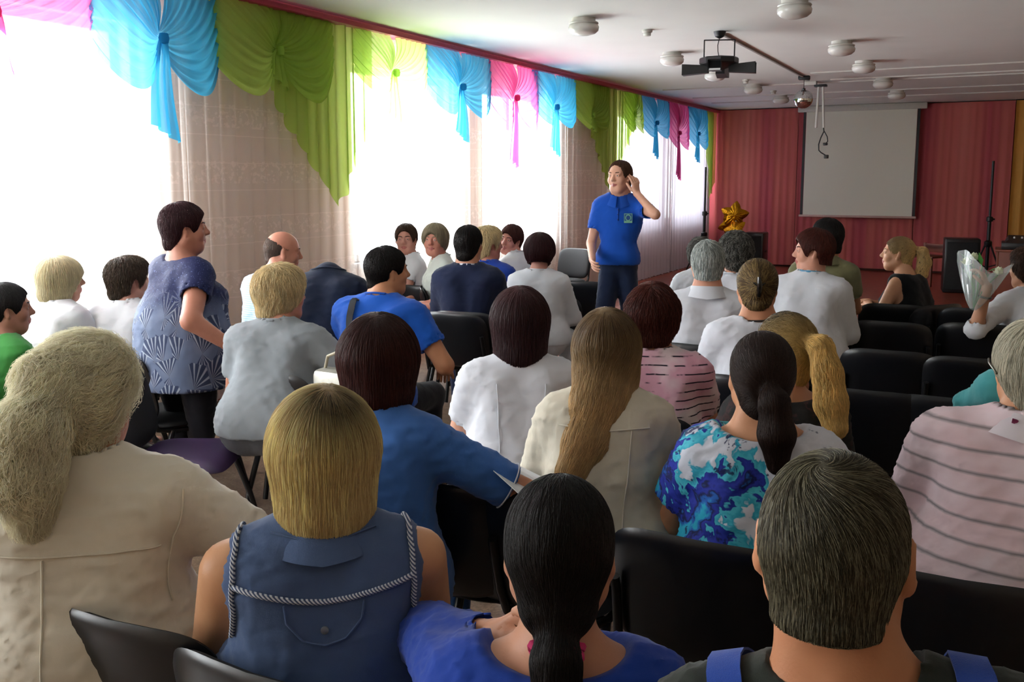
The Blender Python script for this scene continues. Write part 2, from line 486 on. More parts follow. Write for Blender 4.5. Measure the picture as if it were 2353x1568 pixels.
def make_curves(name, pts, rad, mat, parent, crown=None):
    n, k, _ = pts.shape
    cu = bpy.data.hair_curves.new(name); cu.add_curves([k]*n)
    cu.attributes['position'].data.foreach_set('vector', pts.astype(np.float32).ravel())
    ra = cu.attributes.get('radius') or cu.attributes.new('radius', 'FLOAT', 'POINT')
    r = rad*np.concatenate([np.full(k-2, 1.0), [.75, .3]])
    ra.data.foreach_set('value', np.tile(r, n).astype(np.float32))
    if crown is not None:
        a = cu.attributes.new('crown', 'FLOAT', 'POINT'); a.data.foreach_set('value', crown.ravel().astype(np.float32))
    cu.materials.append(mat)
    o = bpy.data.objects.new(name, cu); put(o, parent); o['kind'] = 'stuff'
    return o
def seg_near(P, poly):
    best = np.full(len(P), 9.); T = np.zeros_like(P)
    for a, b in zip(poly[:-1], poly[1:]):
        ab = b-a; t = np.clip(((P-a) @ ab)/(ab @ ab), 0, 1); d = np.linalg.norm(P-a-t[:, None]*ab, axis=1)
        m = d < best; best[m] = d[m]; T[m] = ab/np.linalg.norm(ab)
    return best, T
def nape_cut(F, H, opt): F.cut(H.v((0,.15,-1)), H.p((0,-.06,opt.get('nape', -.088))))
def hair_build(root, H, style, hm, near, hs=1.0, seed=1, opt=None):
    """style fields are written in head coordinates (metres)"""
    opt = opt or {}; F = Field(); g = opt.get('grow', 0.0); Ln = opt.get('len', .10)
    crown = np.array(opt.get('crown', (0, -.045, .13))); tie = None; tail = None; face = True; mode = 'down'; L = .07
    lift = .004; curl = .0; dn = 1.0
    if style in ('short', 'fluffy'):
        F.add(ell((0,-.015,.036),(.082+g,.101+g,.091+g), H), .02)
        F.add(cap((0,-.040,.0),(0,-.048,-.058), .076+g*.8, .062+g*.6, flat=(0,1,0), fs=1.12, fr=H), .02)
        if style == 'fluffy':
            for s in (-1, 1): F.add(cap((s*.045,-.01,.03),(s*.050,-.02,-.02), .046+g*.5, .036+g*.5, fr=H), .03)
            F.add(ell((0,.035,.075),(.06,.055,.045), H), .03)
            lift = .012; curl = opt.get('curl', .25)
        nape_cut(F, H, opt)
        L = opt.get('L', .055 if style == 'short' else .07)
    elif style == 'bob':
        F.add(ell((0,-.013,.038),(.086+g,.108+g,.094+g), H), .02)
        F.add(cap((0,-.018,.01),(0,-.032,-Ln+.04), .096+g, .086+g, fr=H, flat=(0,1,0), fs=.95), .04)
        F.cut(H.v((0,-.25,-1)), H.p((0,0,-Ln-.025))); L = .13; dn = 2.2; lift = .005
    elif style == 'long':
        F.add(ell((0,-.013,.038),(.084+g,.106+g,.094+g), H), .02)
        F.add(cap((0,-.022,.0),(0,-.045,-.10), .094+g, .085, fr=H), .04)
        tail = [H.p(p) for p in opt['tail']]; tr = opt['tr']
        for i in range(len(tail)-1): F.add(cap(tail[i], tail[i+1], tr[i], tr[i+1], flat=H.v((0,1,0)), fs=1.7), .04)
        L = .20; dn = 2.4; lift = .006
    elif style in ('pony', 'updo'):
        F.add(ell((0,-.013,.036),(.080+g,.100+g,.090+g), H), .02)
        F.add(cap((0,-.040,.0),(0,-.046,-.055), .073+g*.7, .058+g*.5, flat=(0,1,0), fs=1.12, fr=H), .02)
        nape_cut(F, H, opt)
        tie = H.p(opt.get('tie', (0,-.115,.02))); mode = 'tie'; L = .10; lift = opt.get('lift', .002); curl = opt.get('curl', 0)
        if 'tail' in opt:
            tail = [H.p(p) for p in opt['tail']]; tr = opt['tr']
            for i in range(len(tail)-1): F.add(cap(tail[i], tail[i+1], tr[i], tr[i+1]), .015)
        if style == 'updo':
            for p, r in opt.get('buns', [((0,-.105,.03), (.045,.03,.055))]): F.add(ell(p, r, H), .02)
    elif style == 'bald':
        F.add(ell((0,-.015,.030),(.079,.098,.080), H), .02); F.add(cap((0,-.048,.0),(0,-.054,-.050), .060, .046, fr=H), .03)
        F.sub(ell((0,.02,.075),(.085,.105,.080), H), .01); nape_cut(F, H, opt); L = .02; lift = .001
    bangs = opt.get('bangs', 0)
    if style in ('bob', 'long'):
        F.sub(ell((opt.get('part', 0),.125,-.020-.02*bangs),(.072,.085,.115-.02*bangs), H), .015)
        F.sub(cap((0,.15,-.05),(0,.15,-.3), .095, fr=H), .01)
    else:
        zz = opt.get('hairline', 0)
        F.sub(ell((0,.125,-.030+zz-.015*bangs),(.100,.098,.112), H), .012)
        if not opt.get('cover'):
            for s in (-1, 1): F.sub(ell((s*.093,.008,-.040),(.038+g,.034,.062), H), .01)
    hh = .0055 if near > 1.2 else (.0075 if near > .6 else .010)
    V, Q = F.mesh(hh*hs)
    if len(Q) == 0: return
    N = vnormals(V, Q)
    if opt.get('rough', 0) or style == 'fluffy':
        V = folds(V, N, opt.get('rough', .006), .05, seed, (1, 1, .6))
    # brows
    parts = [(V, Q)]
    if style != 'x':
        for s in (-1, 1):
            tv, tq = tube([H.p((s*.012,.0885,.0290)), H.p((s*.024,.0885,.0335)), H.p((s*.038,.0815,.0345)), H.p((s*.050,.0700,.0290))], [.0028, .0036, .0034, .0018], 6, False)
            parts.append((np.array(tv), np.array(tq)))
    VV = np.concatenate([p[0] for p in parts]); b = 0; QQ = []
    for v, q in parts: QQ.append(q+b); b += len(v)
    ho = mesh_obj('hair', VV, np.concatenate(QQ), hm[0], root)
    # strands over the hair body
    n = int(opt.get('n', {3: 16000, 2: 10000, 1: 6000, 0: 3000}[3 if near > 1.4 else 2 if near > .75 else 1 if near > .4 else 0]))
    rs = np.random.RandomState(seed)
    A = np.linalg.norm(np.cross(V[Q[:, 2]]-V[Q[:, 0]], V[Q[:, 3]]-V[Q[:, 1]]), axis=1); pr = A/A.sum()
    qi = rs.choice(len(Q), n, p=pr); u = rs.rand(n, 1); w = rs.rand(n, 1)
    P = V[Q[qi, 0]]*(1-u)*(1-w)+V[Q[qi, 1]]*u*(1-w)+V[Q[qi, 2]]*u*w+V[Q[qi, 3]]*(1-u)*w
    st = 9; off = rs.rand(n)*lift; Ls = L*rs.uniform(.6, 1.15, n)[:, None]/st
    pts = [P - F.grad(P)*.001]
    ph = rs.rand(n)*6.28
    tl = np.array(tail) if tail is not None else None
    jit = rs.normal(size=(n, 3))*(.10+curl)
    cw = H.p(crown); dwn = H.v((0, 0, -1)) if style not in ('long',) else np.array((0, 0, -1.))
    alive = np.ones((n, 1)); free = (-Ln+.005 if style == 'bob' else opt.get('free'))
    for k in range(st):
        G = F.grad(P)
        if mode == 'down':
            r = P-cw; rl = np.linalg.norm(r, axis=1, keepdims=True); low = np.clip(rl/.16, 0, 1)
            fd = r/(rl+1e-6)*(1-low*.75) + dwn*low*dn
            sw = opt.get('swirl', 0.0)
            if sw: fd = fd + np.cross(H.v((0,0,1)), r/(rl+1e-6))*sw*(1-low)
            if 'comb' in opt: fd = fd + H.v(opt['comb'])*(1-low*.5)
        else:
            r = tie-P; rl = np.linalg.norm(r, axis=1, keepdims=True); fd = r/(rl+1e-6); alive = np.where(rl < .014, .12, 1.0)
        if tl is not None:
            dd, T = seg_near(P, tl); m = dd < opt.get('tailr', max(opt['tr'])*1.25)
            if mode == 'tie': m &= (np.linalg.norm(P-tie, axis=1) > .02)
            fd = np.where(m[:, None], T, fd); alive = np.where(m[:, None], 1.0, alive)
        fd = fd + jit + (curl*1.2)*np.stack([np.sin(ph+k*1.3), np.cos(ph*1.7+k*1.1), np.sin(ph*2.3+k*.9)], 1)
        fd = fd - G*(fd*G).sum(1, keepdims=True); fd /= np.linalg.norm(fd, axis=1, keepdims=True)+1e-6
        Pn = P+fd*Ls*alive
        d = F.val(Pn)-off*(k+1)/st
        if free is not None:
            hz = H.inv(Pn)[:, 2]; d = np.where((hz < free) & (d > 0), d*.15, d)
        P = Pn - np.clip(d, -.02, .02)[:, None]*F.grad(Pn)
        pts.append(P)
    pts = np.stack(pts, 1)
    if 'crown_r' in opt:
        cr = np.linalg.norm(pts-H.p(opt.get('root_c', crown)), axis=2)/opt['crown_r']
    else: cr = None
    rad = {3: .00038, 2: .0005, 1: .0008, 0: .0011}[3 if near > 1.4 else 2 if near > .75 else 1 if near > .4 else 0]
    make_curves('hair_strands', pts, rad*opt.get('thick', 1.0), hm[1], ho, cr)
    return ho, F

PEOPLE = {}
def person(key, label, px, py, d, rb, rh, top=None, **o):
    """px,py,d: place of the crown of the head; rb/rh: body and head turned from the line of sight (0 = seen from behind, negative = turned right)"""
    g = lambda k, v=None: o.get(k, v)
    W = at_depth(px, py, d); los = atan2(-W[0], W[1])
    yaw = los+radians(rb); hy = radians(rh-rb)
    near = 1.9/d
    fem = g('fem', True); fat = g('fat', 0.0); stand = g('stand', False)
    lean = radians(g('lean', 6)); roll = radians(g('roll', 0)); hp = radians(g('hp', 0)); hr = radians(g('hr', 0))
    hsz = g('hsz', 1.0)
    ztop = W[2]
    pz = .55 if not stand else ztop-.245-.515
    LT = .50
    def top_local(LT, pz):
        TR = rotm(0, lean, roll); nb = TR @ np.array((0, 0, LT))+np.array((0, 0, pz))
        hd = rotm(hy, hp, hr); nd = nrm(TR @ np.array(g('nd', (0, .10, 1)), float))
        hc = nb+nd*.115
        return nb, hd, hc, hc+(hd @ np.array((0, -.012, .122)))*hsz
    nb, hd, hc, tp = top_local(LT, pz)
    dz = ztop-tp[2]
    if not stand:
        dl = np.clip(dz, -.07, .06); LT += dl; nb, hd, hc, tp = top_local(LT, pz); pz += ztop-tp[2]; nb, hd, hc, tp = top_local(LT, pz)
    else:
        pz += dz; nb, hd, hc, tp = top_local(LT, pz)
    cyw, syw = cos(yaw), sin(yaw)
    root = empty('person', (W[0]-(cyw*tp[0]-syw*tp[1]), W[1]-(syw*tp[0]+cyw*tp[1]), 0), yaw)
    tag(root, label, 'person', g('group', 'standing people' if stand else 'seated audience'))
    H = Frame(hd*hsz, hc); H.R = hd; 
    class HFrame(Frame):
        pass
    T = Frame(rotm(g('twist', 0), lean, roll), (0, 0, pz))
    ks = LT/.50
    Wd = g('W', .17 if fem else .185) + fat*.02
    b = 1+fat
    # ---- body
    hB = .011 if near > .9 else (.013 if near > .45 else .016)
    B = Field(); torso = []
    hxm = 1.0 if fem else .70
    def tor(F, off, k=.05, low=True, bust=g('bust', .6 if fem else 0)):
        if low:
            F.add(cap((-.075*b*hxm,-.0,.0),(.075*b,0,.0), .105*b**.5, fr=T, off=off), k)
            F.add(ell((0,.0+.02*fat,.13*ks),(.150*b-.01*(not fem),.112*b,.16), T, off=off), k)
        F.add(ell((0,0,.30*ks),(.150+.045*fat+(.02 if not fem else 0),.105+.03*fat,.17), T, off=off), k)
        F.add(cap((-(Wd-.06),-.012,.400*ks),((Wd-.06),-.012,.400*ks), .050+.01*fat, fr=T, off=off), k)
        for s in (-1, 1):
            F.add(cap((0,-.015,.475*ks),(s*(Wd-.07),-.014,.425*ks), .045+.008*fat, .045, fr=T, off=off), k)
            F.add(cap((s*.075,-.055,.24*ks),(s*(Wd-.09),-.055,.37*ks), .055, .050, fr=T, off=off), k)
            if bust: F.add(ell((s*.072,.085,.285*ks),(.068*bust+.03,.06*bust+.02,.07), T, off=off), k)
    tor(B, -.008)
    # neck
    nk = .050 if fem else .058; nk += fat*.008
    B.add(cap(T.p((0,-.012,.455*ks)), H.p((0,-.022,-.045)), nk+.006, nk), .03)
    if not fem or fat > .2:
        for s in (-1, 1): B.add(cap(H.p((s*.025,-.045,-.04)), T.p((s*.06,-.02,.445*ks)), .028, .03), .03)
    # arms
    Ls, Rs = T.p((-Wd+.015, -.010, .400*ks)), T.p((Wd-.015, -.010, .400*ks))
    arms = {}
    ar = .046*(1+.55*fat)*(1 if fem else 1.05)
    tubes_ = []
    defh = {-1: (-.07, .34, pz+.12), 1: (.07, .36, pz+.13)}
    for s, S in ((-1, Ls), (1, Rs)):
        tg = g('hl' if s < 0 else 'hr_', None); pole = g('pl' if s < 0 else 'pr', (s*.9, -.6, -.7))
        tgt = defh[s] if tg is None else tg
        if tgt[0] == 'px':
            wv = at_depth(*tgt[1:])-np.array((root.location[0], root.location[1], 0)); tgt = (cyw*wv[0]+syw*wv[1], -syw*wv[0]+cyw*wv[1], wv[2])
        E, Wr = ik(S, tgt, .285, .250, pole)
        arms[s] = (S, E, Wr)
        B.add(cap(S, E, ar, ar*.80), .03); 
        B.add(cap(E, Wr, ar*.80, .026), .015); B.add(cap(Wr, Wr+nrm(Wr-E)*.012, .025, .022), .01)
        hd_ = g('hdl' if s < 0 else 'hdr', None); dd = nrm(Wr-E) if hd_ is None else nrm(hd_)
        pn = g('pnl' if s < 0 else 'pnr', (0, -.1, -1) if not stand else (-s, 0, 0))
        tubes_ += hand(B, Wr, dd, pn, s, g('curl', .45), 1.0 if not fem else .93)
    # legs
    legs = []
    for s in (-1, 1):
        hip = np.array((s*.085*b*hxm**.5, 0.0, pz-.01))
        if stand:
            kn = np.array((s*.10, .03+g('step', 0)*s*.10, pz*.52)); an = np.array((s*.10, -.02+g('step', 0)*s*.14, .085))
        else:
            kz = .50; sp = g('knee', .14)
            kn = np.array((s*sp, .43, kz)); an = np.array((s*(sp-.01), .42+g('foot', 0)*.1, .085))
            if g('cross') == s: kn = np.array((s*.05, .45, kz+.11)); an = np.array((-s*.22, .56, kz-.12))
        if g('kl') and s == -1: kn, an = np.array(g('kl')[0], float), np.array(g('kl')[1], float)
        if g('kr') and s == 1: kn, an = np.array(g('kr')[0], float), np.array(g('kr')[1], float)
        legs.append((hip, kn, an))
        B.add(cap(hip, kn, .075*b**.6, .050), .04); B.add(cap(kn, an, .048, .032), .02); B.add(cap(kn*.7+an*.3+np.array((0,-.018,0)), kn*.35+an*.65, .036, .028), .03)
        fdir = nrm((0, 1, -.0) if not (g('cross') == s) else (.2*s, .8, -.35))
        B.add(cap(an+np.array((0,-.01,-.03)), an+fdir*.13+np.array((0,0,-.052)), .030, .022), .02)
    HS = Field()  # head
    head_field(B, H, fem, fat, g('smile', 0), g('ear', 1.0))
    zc = nb[2]-.02
    hH = .0048 if near > .45 else (.0056 if near > .3 else .0065)
    if g('face', False): hH = min(hH, .0042)
    V1, Q1 = B.mesh(hB, hi=(9, 9, zc+hB)); V2, Q2 = B.mesh(hH, lo=(-9, -9, zc-hH))
    V2 = relax(V2, Q2, 1, .35)
    skm = skin('skin_'+g('skin', 'd9a184'), g('skin', 'd9a184'))
    parts = [(V1, Q1), (V2, Q2)] + [(np.array(v), np.array(q)) for v, q in tubes_]
    VV = np.concatenate([p[0] for p in parts]); bi = 0; QQ = []
    for v, q in parts: QQ.append(q+bi); bi += len(v)
    nf0 = sum(len(q) for q in QQ)
    for s in (-1, 1):
        v, q = uvs(H.p((s*.031,.0750,.010)), .0120, 8); VV = np.concatenate([VV, v]); QQ.append(q+bi); bi += len(v)
    n1 = sum(len(q) for q in QQ)
    gz = g('gaze', 0)
    for s in (-1, 1):
        v, q = uvs(H.p((s*.031+gz*.003,.0805,.010)), .0072, 6); VV = np.concatenate([VV, v]); QQ.append(q+bi); bi += len(v)
    QQ = np.concatenate(QQ)
    mi = np.zeros(len(QQ), int); mi[nf0:n1] = 2; mi[n1:] = 3
    C = H.inv(VV[QQ[:nf0]].mean(1))
    lip = (np.abs(C[:, 0]) < .024+.006*g('smile', 0)) & (C[:, 1] > .070) & (C[:, 2] < -.0435+.0*C[:, 0]) & (C[:, 2] > -.070) & (np.abs(C[:, 2]+.0565) < (.0120-.002*g('smile', 0))*(1-(np.abs(C[:, 0])/.026)**2)+.001)
    mi[:nf0][lip] = 1
    mesh_obj('body', VV, QQ, [skm, M_LIPS(), M_EYE(), M_IRIS()], root, mi)
    info = dict(root=root, T=T, H=H, arms=arms, ks=ks, Wd=Wd, pz=pz, near=near, yaw=yaw, nb=nb, legs=legs)
    # ---- shirt
    sm = g('shirt')
    if sm is not None:
        S_ = Field(); off = g('loose', .010)
        hem = g('hem', -.03)
        tor(S_, off, .055)
        S_.add(cap((-.075*b*hxm,.0,pz+.02),(.075*b*hxm,.0,pz+.02), .105*b**.5*hxm**.3+.018, flat=None), .06)
        if not stand: S_.add(cap((-.075*b,.07,pz+.02),(.075*b,.07,pz+.02), .10*b**.5+.006), .06)
        if g('coat'):
            for hip, kn, an in legs: S_.add(cap(hip, hip*.45+kn*.55, .098*b**.5, .085, end=True), .05)
        if stand and g('flare'):
            S_.add(cap((0,0,pz+.12),(0,0,pz-.16), .17*b, .185*b, flat=(0,1,0), fs=1.15), .05)
        sl = g('sleeve', 'half'); frac = {'none': 0, 'cap': .28, 'half': .62, 'elbow': .88, 'short': .50, 'three': 1.25, 'long': 1.95}[sl]
        for s in (-1, 1):
            S, E, Wr = arms[s]
            if frac == 0: continue
            if frac <= 1:
                e = S+(E-S)*frac; r0 = ar+.014; r1 = ar*(1-.2*frac)+.017+g('flr', .004)
                S_.add(cap(S, e, r0+.006, r1, end=True), .04)
            else:
                S_.add(cap(S, E, ar+.018, ar*.80+.016), .045); e = E+(Wr-E)*min(.97, frac-1)
                S_.add(cap(E, e, ar*.80+.016, .036 if frac > 1.5 else .044, end=True), .03)
            dv = nrm(e-(S if frac <= 1 else E)); rr = (ar*(1-.2*frac) if frac <= 1 else (.028 if frac > 1.5 else .037))+.006
            S_.sub(cap(e-dv*.02, e+dv*.06, rr), .003)
        if sl == 'none':
            for s in (-1, 1):
                S, E, Wr = arms[s]; q = T.p((s*(Wd-.028),-.01,.40*ks)); nv = T.v((s*1., 0, -.15))
                S_.sub(cap(q+T.v((s*.055,0,.02)), q+T.v((s*.055,0,-.09)), .055, .055), .01)
        nkr = nk+g('neckr', .016)
        ncut = g('neck', 'crew')
        a0 = T.p((0,-.010,.468*ks)); a1 = H.p((0,-.022,-.02))
        S_.sub(cap(a1, a0, nkr, nkr, end=True), .006)
        S_.sub(ell(T.p((0,.045,.475*ks)), (nkr*.85,.045,.035), T), .012)
        if ncut == 'scoop': S_.sub(ell(T.p((0,.01,.50*ks)), (.095,.085,.055)), .01)
        if ncut == 'wide2': S_.sub(ell(T.p((0,-.01,.500*ks)), (.090,.080,.042)), .01)
        if ncut == 'wide': S_.sub(ell(T.p((0,-.02,.505*ks)), (.115,.10,.050)), .01)
        if ncut == 'v': S_.sub(cap(T.p((0,.12,.47*ks)), T.p((0,.13,.36*ks)), .06, .01), .01)
        if not (stand and g('flare')): S_.cut((0, 0, -1), (0, 0, pz+hem))
        else: S_.cut((0, 0, -1), (0, 0, pz-.15))
        hS = g('hS', .0095 if near > 1.2 else .011 if near > .7 else .013 if near > .4 else .015)
        V, Q = S_.mesh(hS)
        V = relax(V, Q, 1, .4)
        N = vnormals(V, Q); sd = hash(key) % 1000 if False else sum(map(ord, key))
        dn_ = np.linalg.norm(V-nb, axis=1); wt = np.clip((dn_-.085)/.08, 0, 1)[:, None]; V0 = V
        V = folds(V, N, g('wr', .0065), .16, sd, (1.0, 1, 1.6)); V = V0+(V-V0)*wt
        N = vnormals(V, Q); V0 = V; V = folds(V, N, g('wr', .0065)*.6, .07, sd+5, (.8, 1, 1.8)); V = V0+(V-V0)*wt
        so = mesh_obj(g('shirt_name', 'shirt'), V, Q, sm, root)
        info['SF'] = S_; info['shirt'] = so
        if g('collar'):
            full = g('collar') != 'band'; m_ = MB(); n_ = 40; ra = nkr+.002; hgt = g('collar_h', .034)
            prof = [(ra+.000, -.014), (ra+.003, .004), (ra+.000, hgt), (ra-.004, hgt), (ra-.001, .004), (ra-.004, -.014)]
            if full: prof = [(ra+.044, -.030), (ra+.040, -.024), (ra+.006, hgt+.003), (ra-.004, hgt), (ra+.002, .0), (ra+.004, -.020), (ra+.006, hgt-.008)]
            V = []; cz = .468*ks; gap = .30 if full else .45
            for i_ in range(n_+1):
                a_ = pi/2+gap*.5+(2*pi-gap)*i_/n_; ca, sa = cos(a_), sin(a_)
                for (r_, z_) in prof:
                    fr_ = max(0, sa); w_ = np.clip((.02-z_)/.05, 0, 1)
                    zz = z_ + .014*abs(ca)*w_*(1 if full else .3) - .030*fr_*(1-.3*w_) - (.030*fr_*w_ if full else 0)
                    V.append(T.p((r_*ca*(1.0), -.010+r_*sa*1.02+.012*fr_, cz+zz)))
            k_ = len(prof); Fq = []
            for i_ in range(n_):
                for j_ in range(k_): q_ = (j_+1) % k_; Fq.append((i_*k_+j_, (i_+1)*k_+j_, (i_+1)*k_+q_, i_*k_+q_))
            Fq.append(tuple(range(k_))); Fq.append(tuple(n_*k_+j_ for j_ in range(k_))[::-1])
            m_.add(V, Fq); m_.build('collar', g('collar_m', sm), root)
        elif ncut == 'crew' or ncut == 'v':
            ring = [T.p((nkr*1.06*cos(a_), -.012+nkr*1.06*sin(a_), (.475-.012*sin(a_))*ks)) for a_ in np.linspace(0, 2*pi, 33)]
            ring = S_.project(np.array(ring), .001, 5); MB().tube(ring, .0055, 6, False).build('neckband', sm, so)
    # ---- trousers
    tm = g('trousers', None) or cloth('dark_trousers', '15151b')
    P_ = Field(); po = .014
    P_.add(cap((-.075*b*hxm,0,0),(.075*b*hxm,0,0), .105*b**.5*hxm**.3, fr=T, off=po-.008), .04)
    P_.add(ell((0,.01,.09),(.14*b,.105*b,.09), T, off=po-.010), .05)
    for hip, kn, an in legs:
        P_.add(cap(hip, kn, .080*b**.6+.006, .064+.006*(not fem)), .05); P_.add(cap(kn, an+np.array((0,0,.0)), .062, .048, end=True), .03)
    P_.cut((0, 0, 1), (0, 0, pz+.13))
    V, Q = P_.mesh(.018 if not stand else .013); V = relax(V, Q, 1, .4); N = vnormals(V, Q)
    V = folds(V, N, .004, .12, 7, (1, 1, 1.3))
    mesh_obj(g('trousers_name', 'trousers'), V, Q, tm, root)
    # ---- shoes
    shm = g('shoe_m') or plain('shoe_leather', '121214', .4)
    for (hip, kn, an), s in zip(legs, (-1, 1)):
        X = Field(); cr = g('cross') == s
        fd = nrm((.1*s, 1, 0)) if not cr else nrm((.3*s, .8, -.4))
        z0 = an[2]-.085
        base = an+np.array((0, -.02, -.055))
        X.add(cap(base, base+fd*.07+np.array((0,0,.01)), .040, .040), .02); X.add(cap(base+fd*.06, base+fd*.17+np.array((0,0,-.008)), .040, .030, flat=(0,0,1), fs=1.2), .03)
        if not cr: X.cut((0, 0, -1), (0, 0, z0+.003))
        V, Q = X.mesh(.010); mesh_obj('shoe', V, Q, shm, root)
    # ---- hair
    if g('hair'):
        hc_ = g('hairc'); r = hair_build(root, H, g('hair'), hc_, near, seed=sum(map(ord, key)), opt=g('ho'))
        info['hair'] = r
    PEOPLE[key] = info
    return info
def on_shirt(info, pts, off=.004, frame='T', sub=6):
    """a path given in torso coordinates, laid on the surface of the shirt"""
    P = np.array([info['T'].p(p) for p in pts]) if frame == 'T' else np.array(pts, float)
    Q = []
    for a, b in zip(P[:-1], P[1:]):
        for k in range(sub): Q.append(a+(b-a)*k/sub)
    Q.append(P[-1])
    return info['SF'].project(np.array(Q), off, 6)
def seam(info, pts, mat, r=.0022, name='seam', off=.001, sub=8, parent=None):
    p = on_shirt(info, pts, off, sub=sub); m = MB(); m.tube(p, r, 6)
    return m.build(name, mat, parent or info['shirt'])
def sheet_on(info, pts, width, mat, name, t=.003, off=.006, n=None, sub=8):
    """a strap lying on the shirt"""
    p = on_shirt(info, pts, off, sub=sub); g_ = info['SF'].grad(p); m = MB(); V = []; Fq = []
    for i in range(len(p)):
        tg = nrm(p[min(i+1, len(p)-1)]-p[max(i-1, 0)]); s = np.cross(tg, g_[i]); s = nrm(s)
        for a, b_ in ((-1, 0), (1, 0), (1, 1), (-1, 1)): V.append(p[i]+s*a*width/2+g_[i]*t*b_)
    for i in range(len(p)-1):
        for k in range(4): q = (k+1) % 4; Fq.append((i*4+k, i*4+q, (i+1)*4+q, (i+1)*4+k))
    Fq.append((3, 2, 1, 0)); e = (len(p)-1)*4; Fq.append((e, e+1, e+2, e+3))
    m.add(V, Fq); return m.build(name, mat, info['shirt'])
# ------------------------------------------------------------------ the room
def struct(o): o['kind'] = 'structure'; return o
def mat_floor():
    t = NT('mottled_linoleum')
    v = t.n('ShaderNodeTexCoord').outputs['Object']
    n1 = t.noise(9, 5, v, .65); n2 = t.noise(70, 3, v, .6)
    vo = t.n('ShaderNodeTexVoronoi', i_Scale=38.0); t.l(v, vo.inputs['Vector'])
    c = t.ramp(n1, [(.35, '59463a'), (.5, '75604f'), (.65, '8c7a66')])
    c = t.mix(t.math('MULTIPLY', t.ramp(n2, [(.45, (0,0,0)), (.6, (1,1,1))]), .6), c, '4a3428')
    y = t.xyz(v)[1]
    st = t.math('MULTIPLY', t.math('SUBTRACT', y, 6.6), .8)
    st = t.n('ShaderNodeClamp', i_Value=st).outputs[0]
    c = t.mix(st, c, t.ramp(n1, [(.35, '6e3022'), (.65, '8a4230')]))
    t.base(c); t.set(Roughness=.28, Specular_IOR_Level=.5)
    t.bump(n2, .08, .004)
    return t.m
def mat_wall(name, c, bump=.15):
    t = NT(name); c0 = lin(c); f = t.noise(3, 4)
    t.base(t.mix(f, tuple(v*.93 for v in c0[:3]), c0)); t.set(Roughness=.9, Specular_IOR_Level=.2); t.bump(t.noise(90, 4), bump, .004)
    return t.m
X0, X1, Y0, Y1, HH = ROOM_X0, ROOM_X1, ROOM_Y0, ROOM_Y1, ROOM_H
m_wall_pink = mat_wall('peach_wall_paint', 'dabfaa'); m_wall_beige = mat_wall('beige_wall_paint', 'b9a48c'); m_ceil = mat_wall('white_ceiling_paint', 'dfe0dc', .08)
m_back = mat_wall('dull_pink_wall', '9a5248')
struct(MB().box((X0-.35, Y0-.2, -.12), (X1+.2, Y1+.3, 0)).build('floor', mat_floor(), smooth=False))
struct(MB().box((X0-.35, Y0-.2, HH), (X1+.2, Y1+.3, HH+.15)).build('ceiling', m_ceil, smooth=False))
struct(MB().box((X0-.35, Y1, 0), (X1+.2, Y1+.2, HH)).build('wall_back', m_back, smooth=False))
struct(MB().box((X0-.35, Y0-.2, 0), (X1+.2, Y0, HH)).build('wall_front', m_wall_beige, smooth=False))
struct(MB().box((X1, Y0, 0), (X1+.2, Y1, HH)).build('wall_right', m_wall_beige, smooth=False))
w = MB(); xa, xb = X0-.3, X0
w.box((xa, Y0, 0), (xb, Y1, SILL)); w.box((xa, Y0, WTOP), (xb, Y1, HH))
yy = Y0
for a, b in WINS: w.box((xa, yy, SILL), (xb, a, WTOP)); yy = b
w.box((xa, yy, SILL), (xb, Y1, WTOP))
struct(w.build('wall_left', m_wall_pink, smooth=False))
m_frame = plain('white_window_plastic', 'dcdcdc', .4, vary=.01)
def mat_glass():
    t = NT('window_glass'); t.set(Roughness=.02)
    tr = t.n('ShaderNodeBsdfTransparent'); tr.inputs[0].default_value = (.93, .95, .95, 1)
    gl = t.n('ShaderNodeBsdfGlossy', i_Roughness=.02); mx = t.n('ShaderNodeMixShader', i_0=.06)
    t.l(tr.outputs[0], mx.inputs[1]); t.l(gl.outputs[0], mx.inputs[2]); t.l(mx.outputs[0], t.out.inputs[0]); return t.m
m_glass = mat_glass()
for i, (a, b) in enumerate(WINS):
    win = struct(empty('window_%d' % (i+1), (X0-.14, (a+b)/2, SILL)))
    hw = (b-a)/2; ht = WTOP-SILL
    f = MB(); f.box((-.03, -hw, 0), (.03, hw, .06)); f.box((-.03, -hw, ht-.06), (.03, hw, ht)); f.box((-.03, -hw, .06), (.03, -hw+.06, ht-.06)); f.box((-.03, hw-.06, .06), (.03, hw, ht-.06))
    f.box((-.025, -.035, .06), (.025, .035, ht-.06)); f.build('window_frame', m_frame, win, smooth=False)
    for s in (-1, 1):
        g_ = MB(); y0, y1 = sorted((s*.036, s*(hw-.061))); g_.box((-.006, y0, .061), (.006, y1, ht-.061)); g_.build('pane', m_glass, win, smooth=False)
    s_ = MB(); s_.rbox((.03, -hw-.05, -.035), (.19, hw+.05, .0), .006); s_.build('window_sill', m_frame, win)
bb = MB(); bb.rbox((X0, Y0, 0), (X0+.02, Y1, .08), .004); struct(bb.build('baseboard_left', plain('dark_wood_skirting', '5a2a1c', .5)))
bb = MB(); bb.rbox((X0+.02, Y1-.02, 0), (X1, Y1, .09), .004); struct(bb.build('baseboard_back', MC['dark_wood_skirting']))

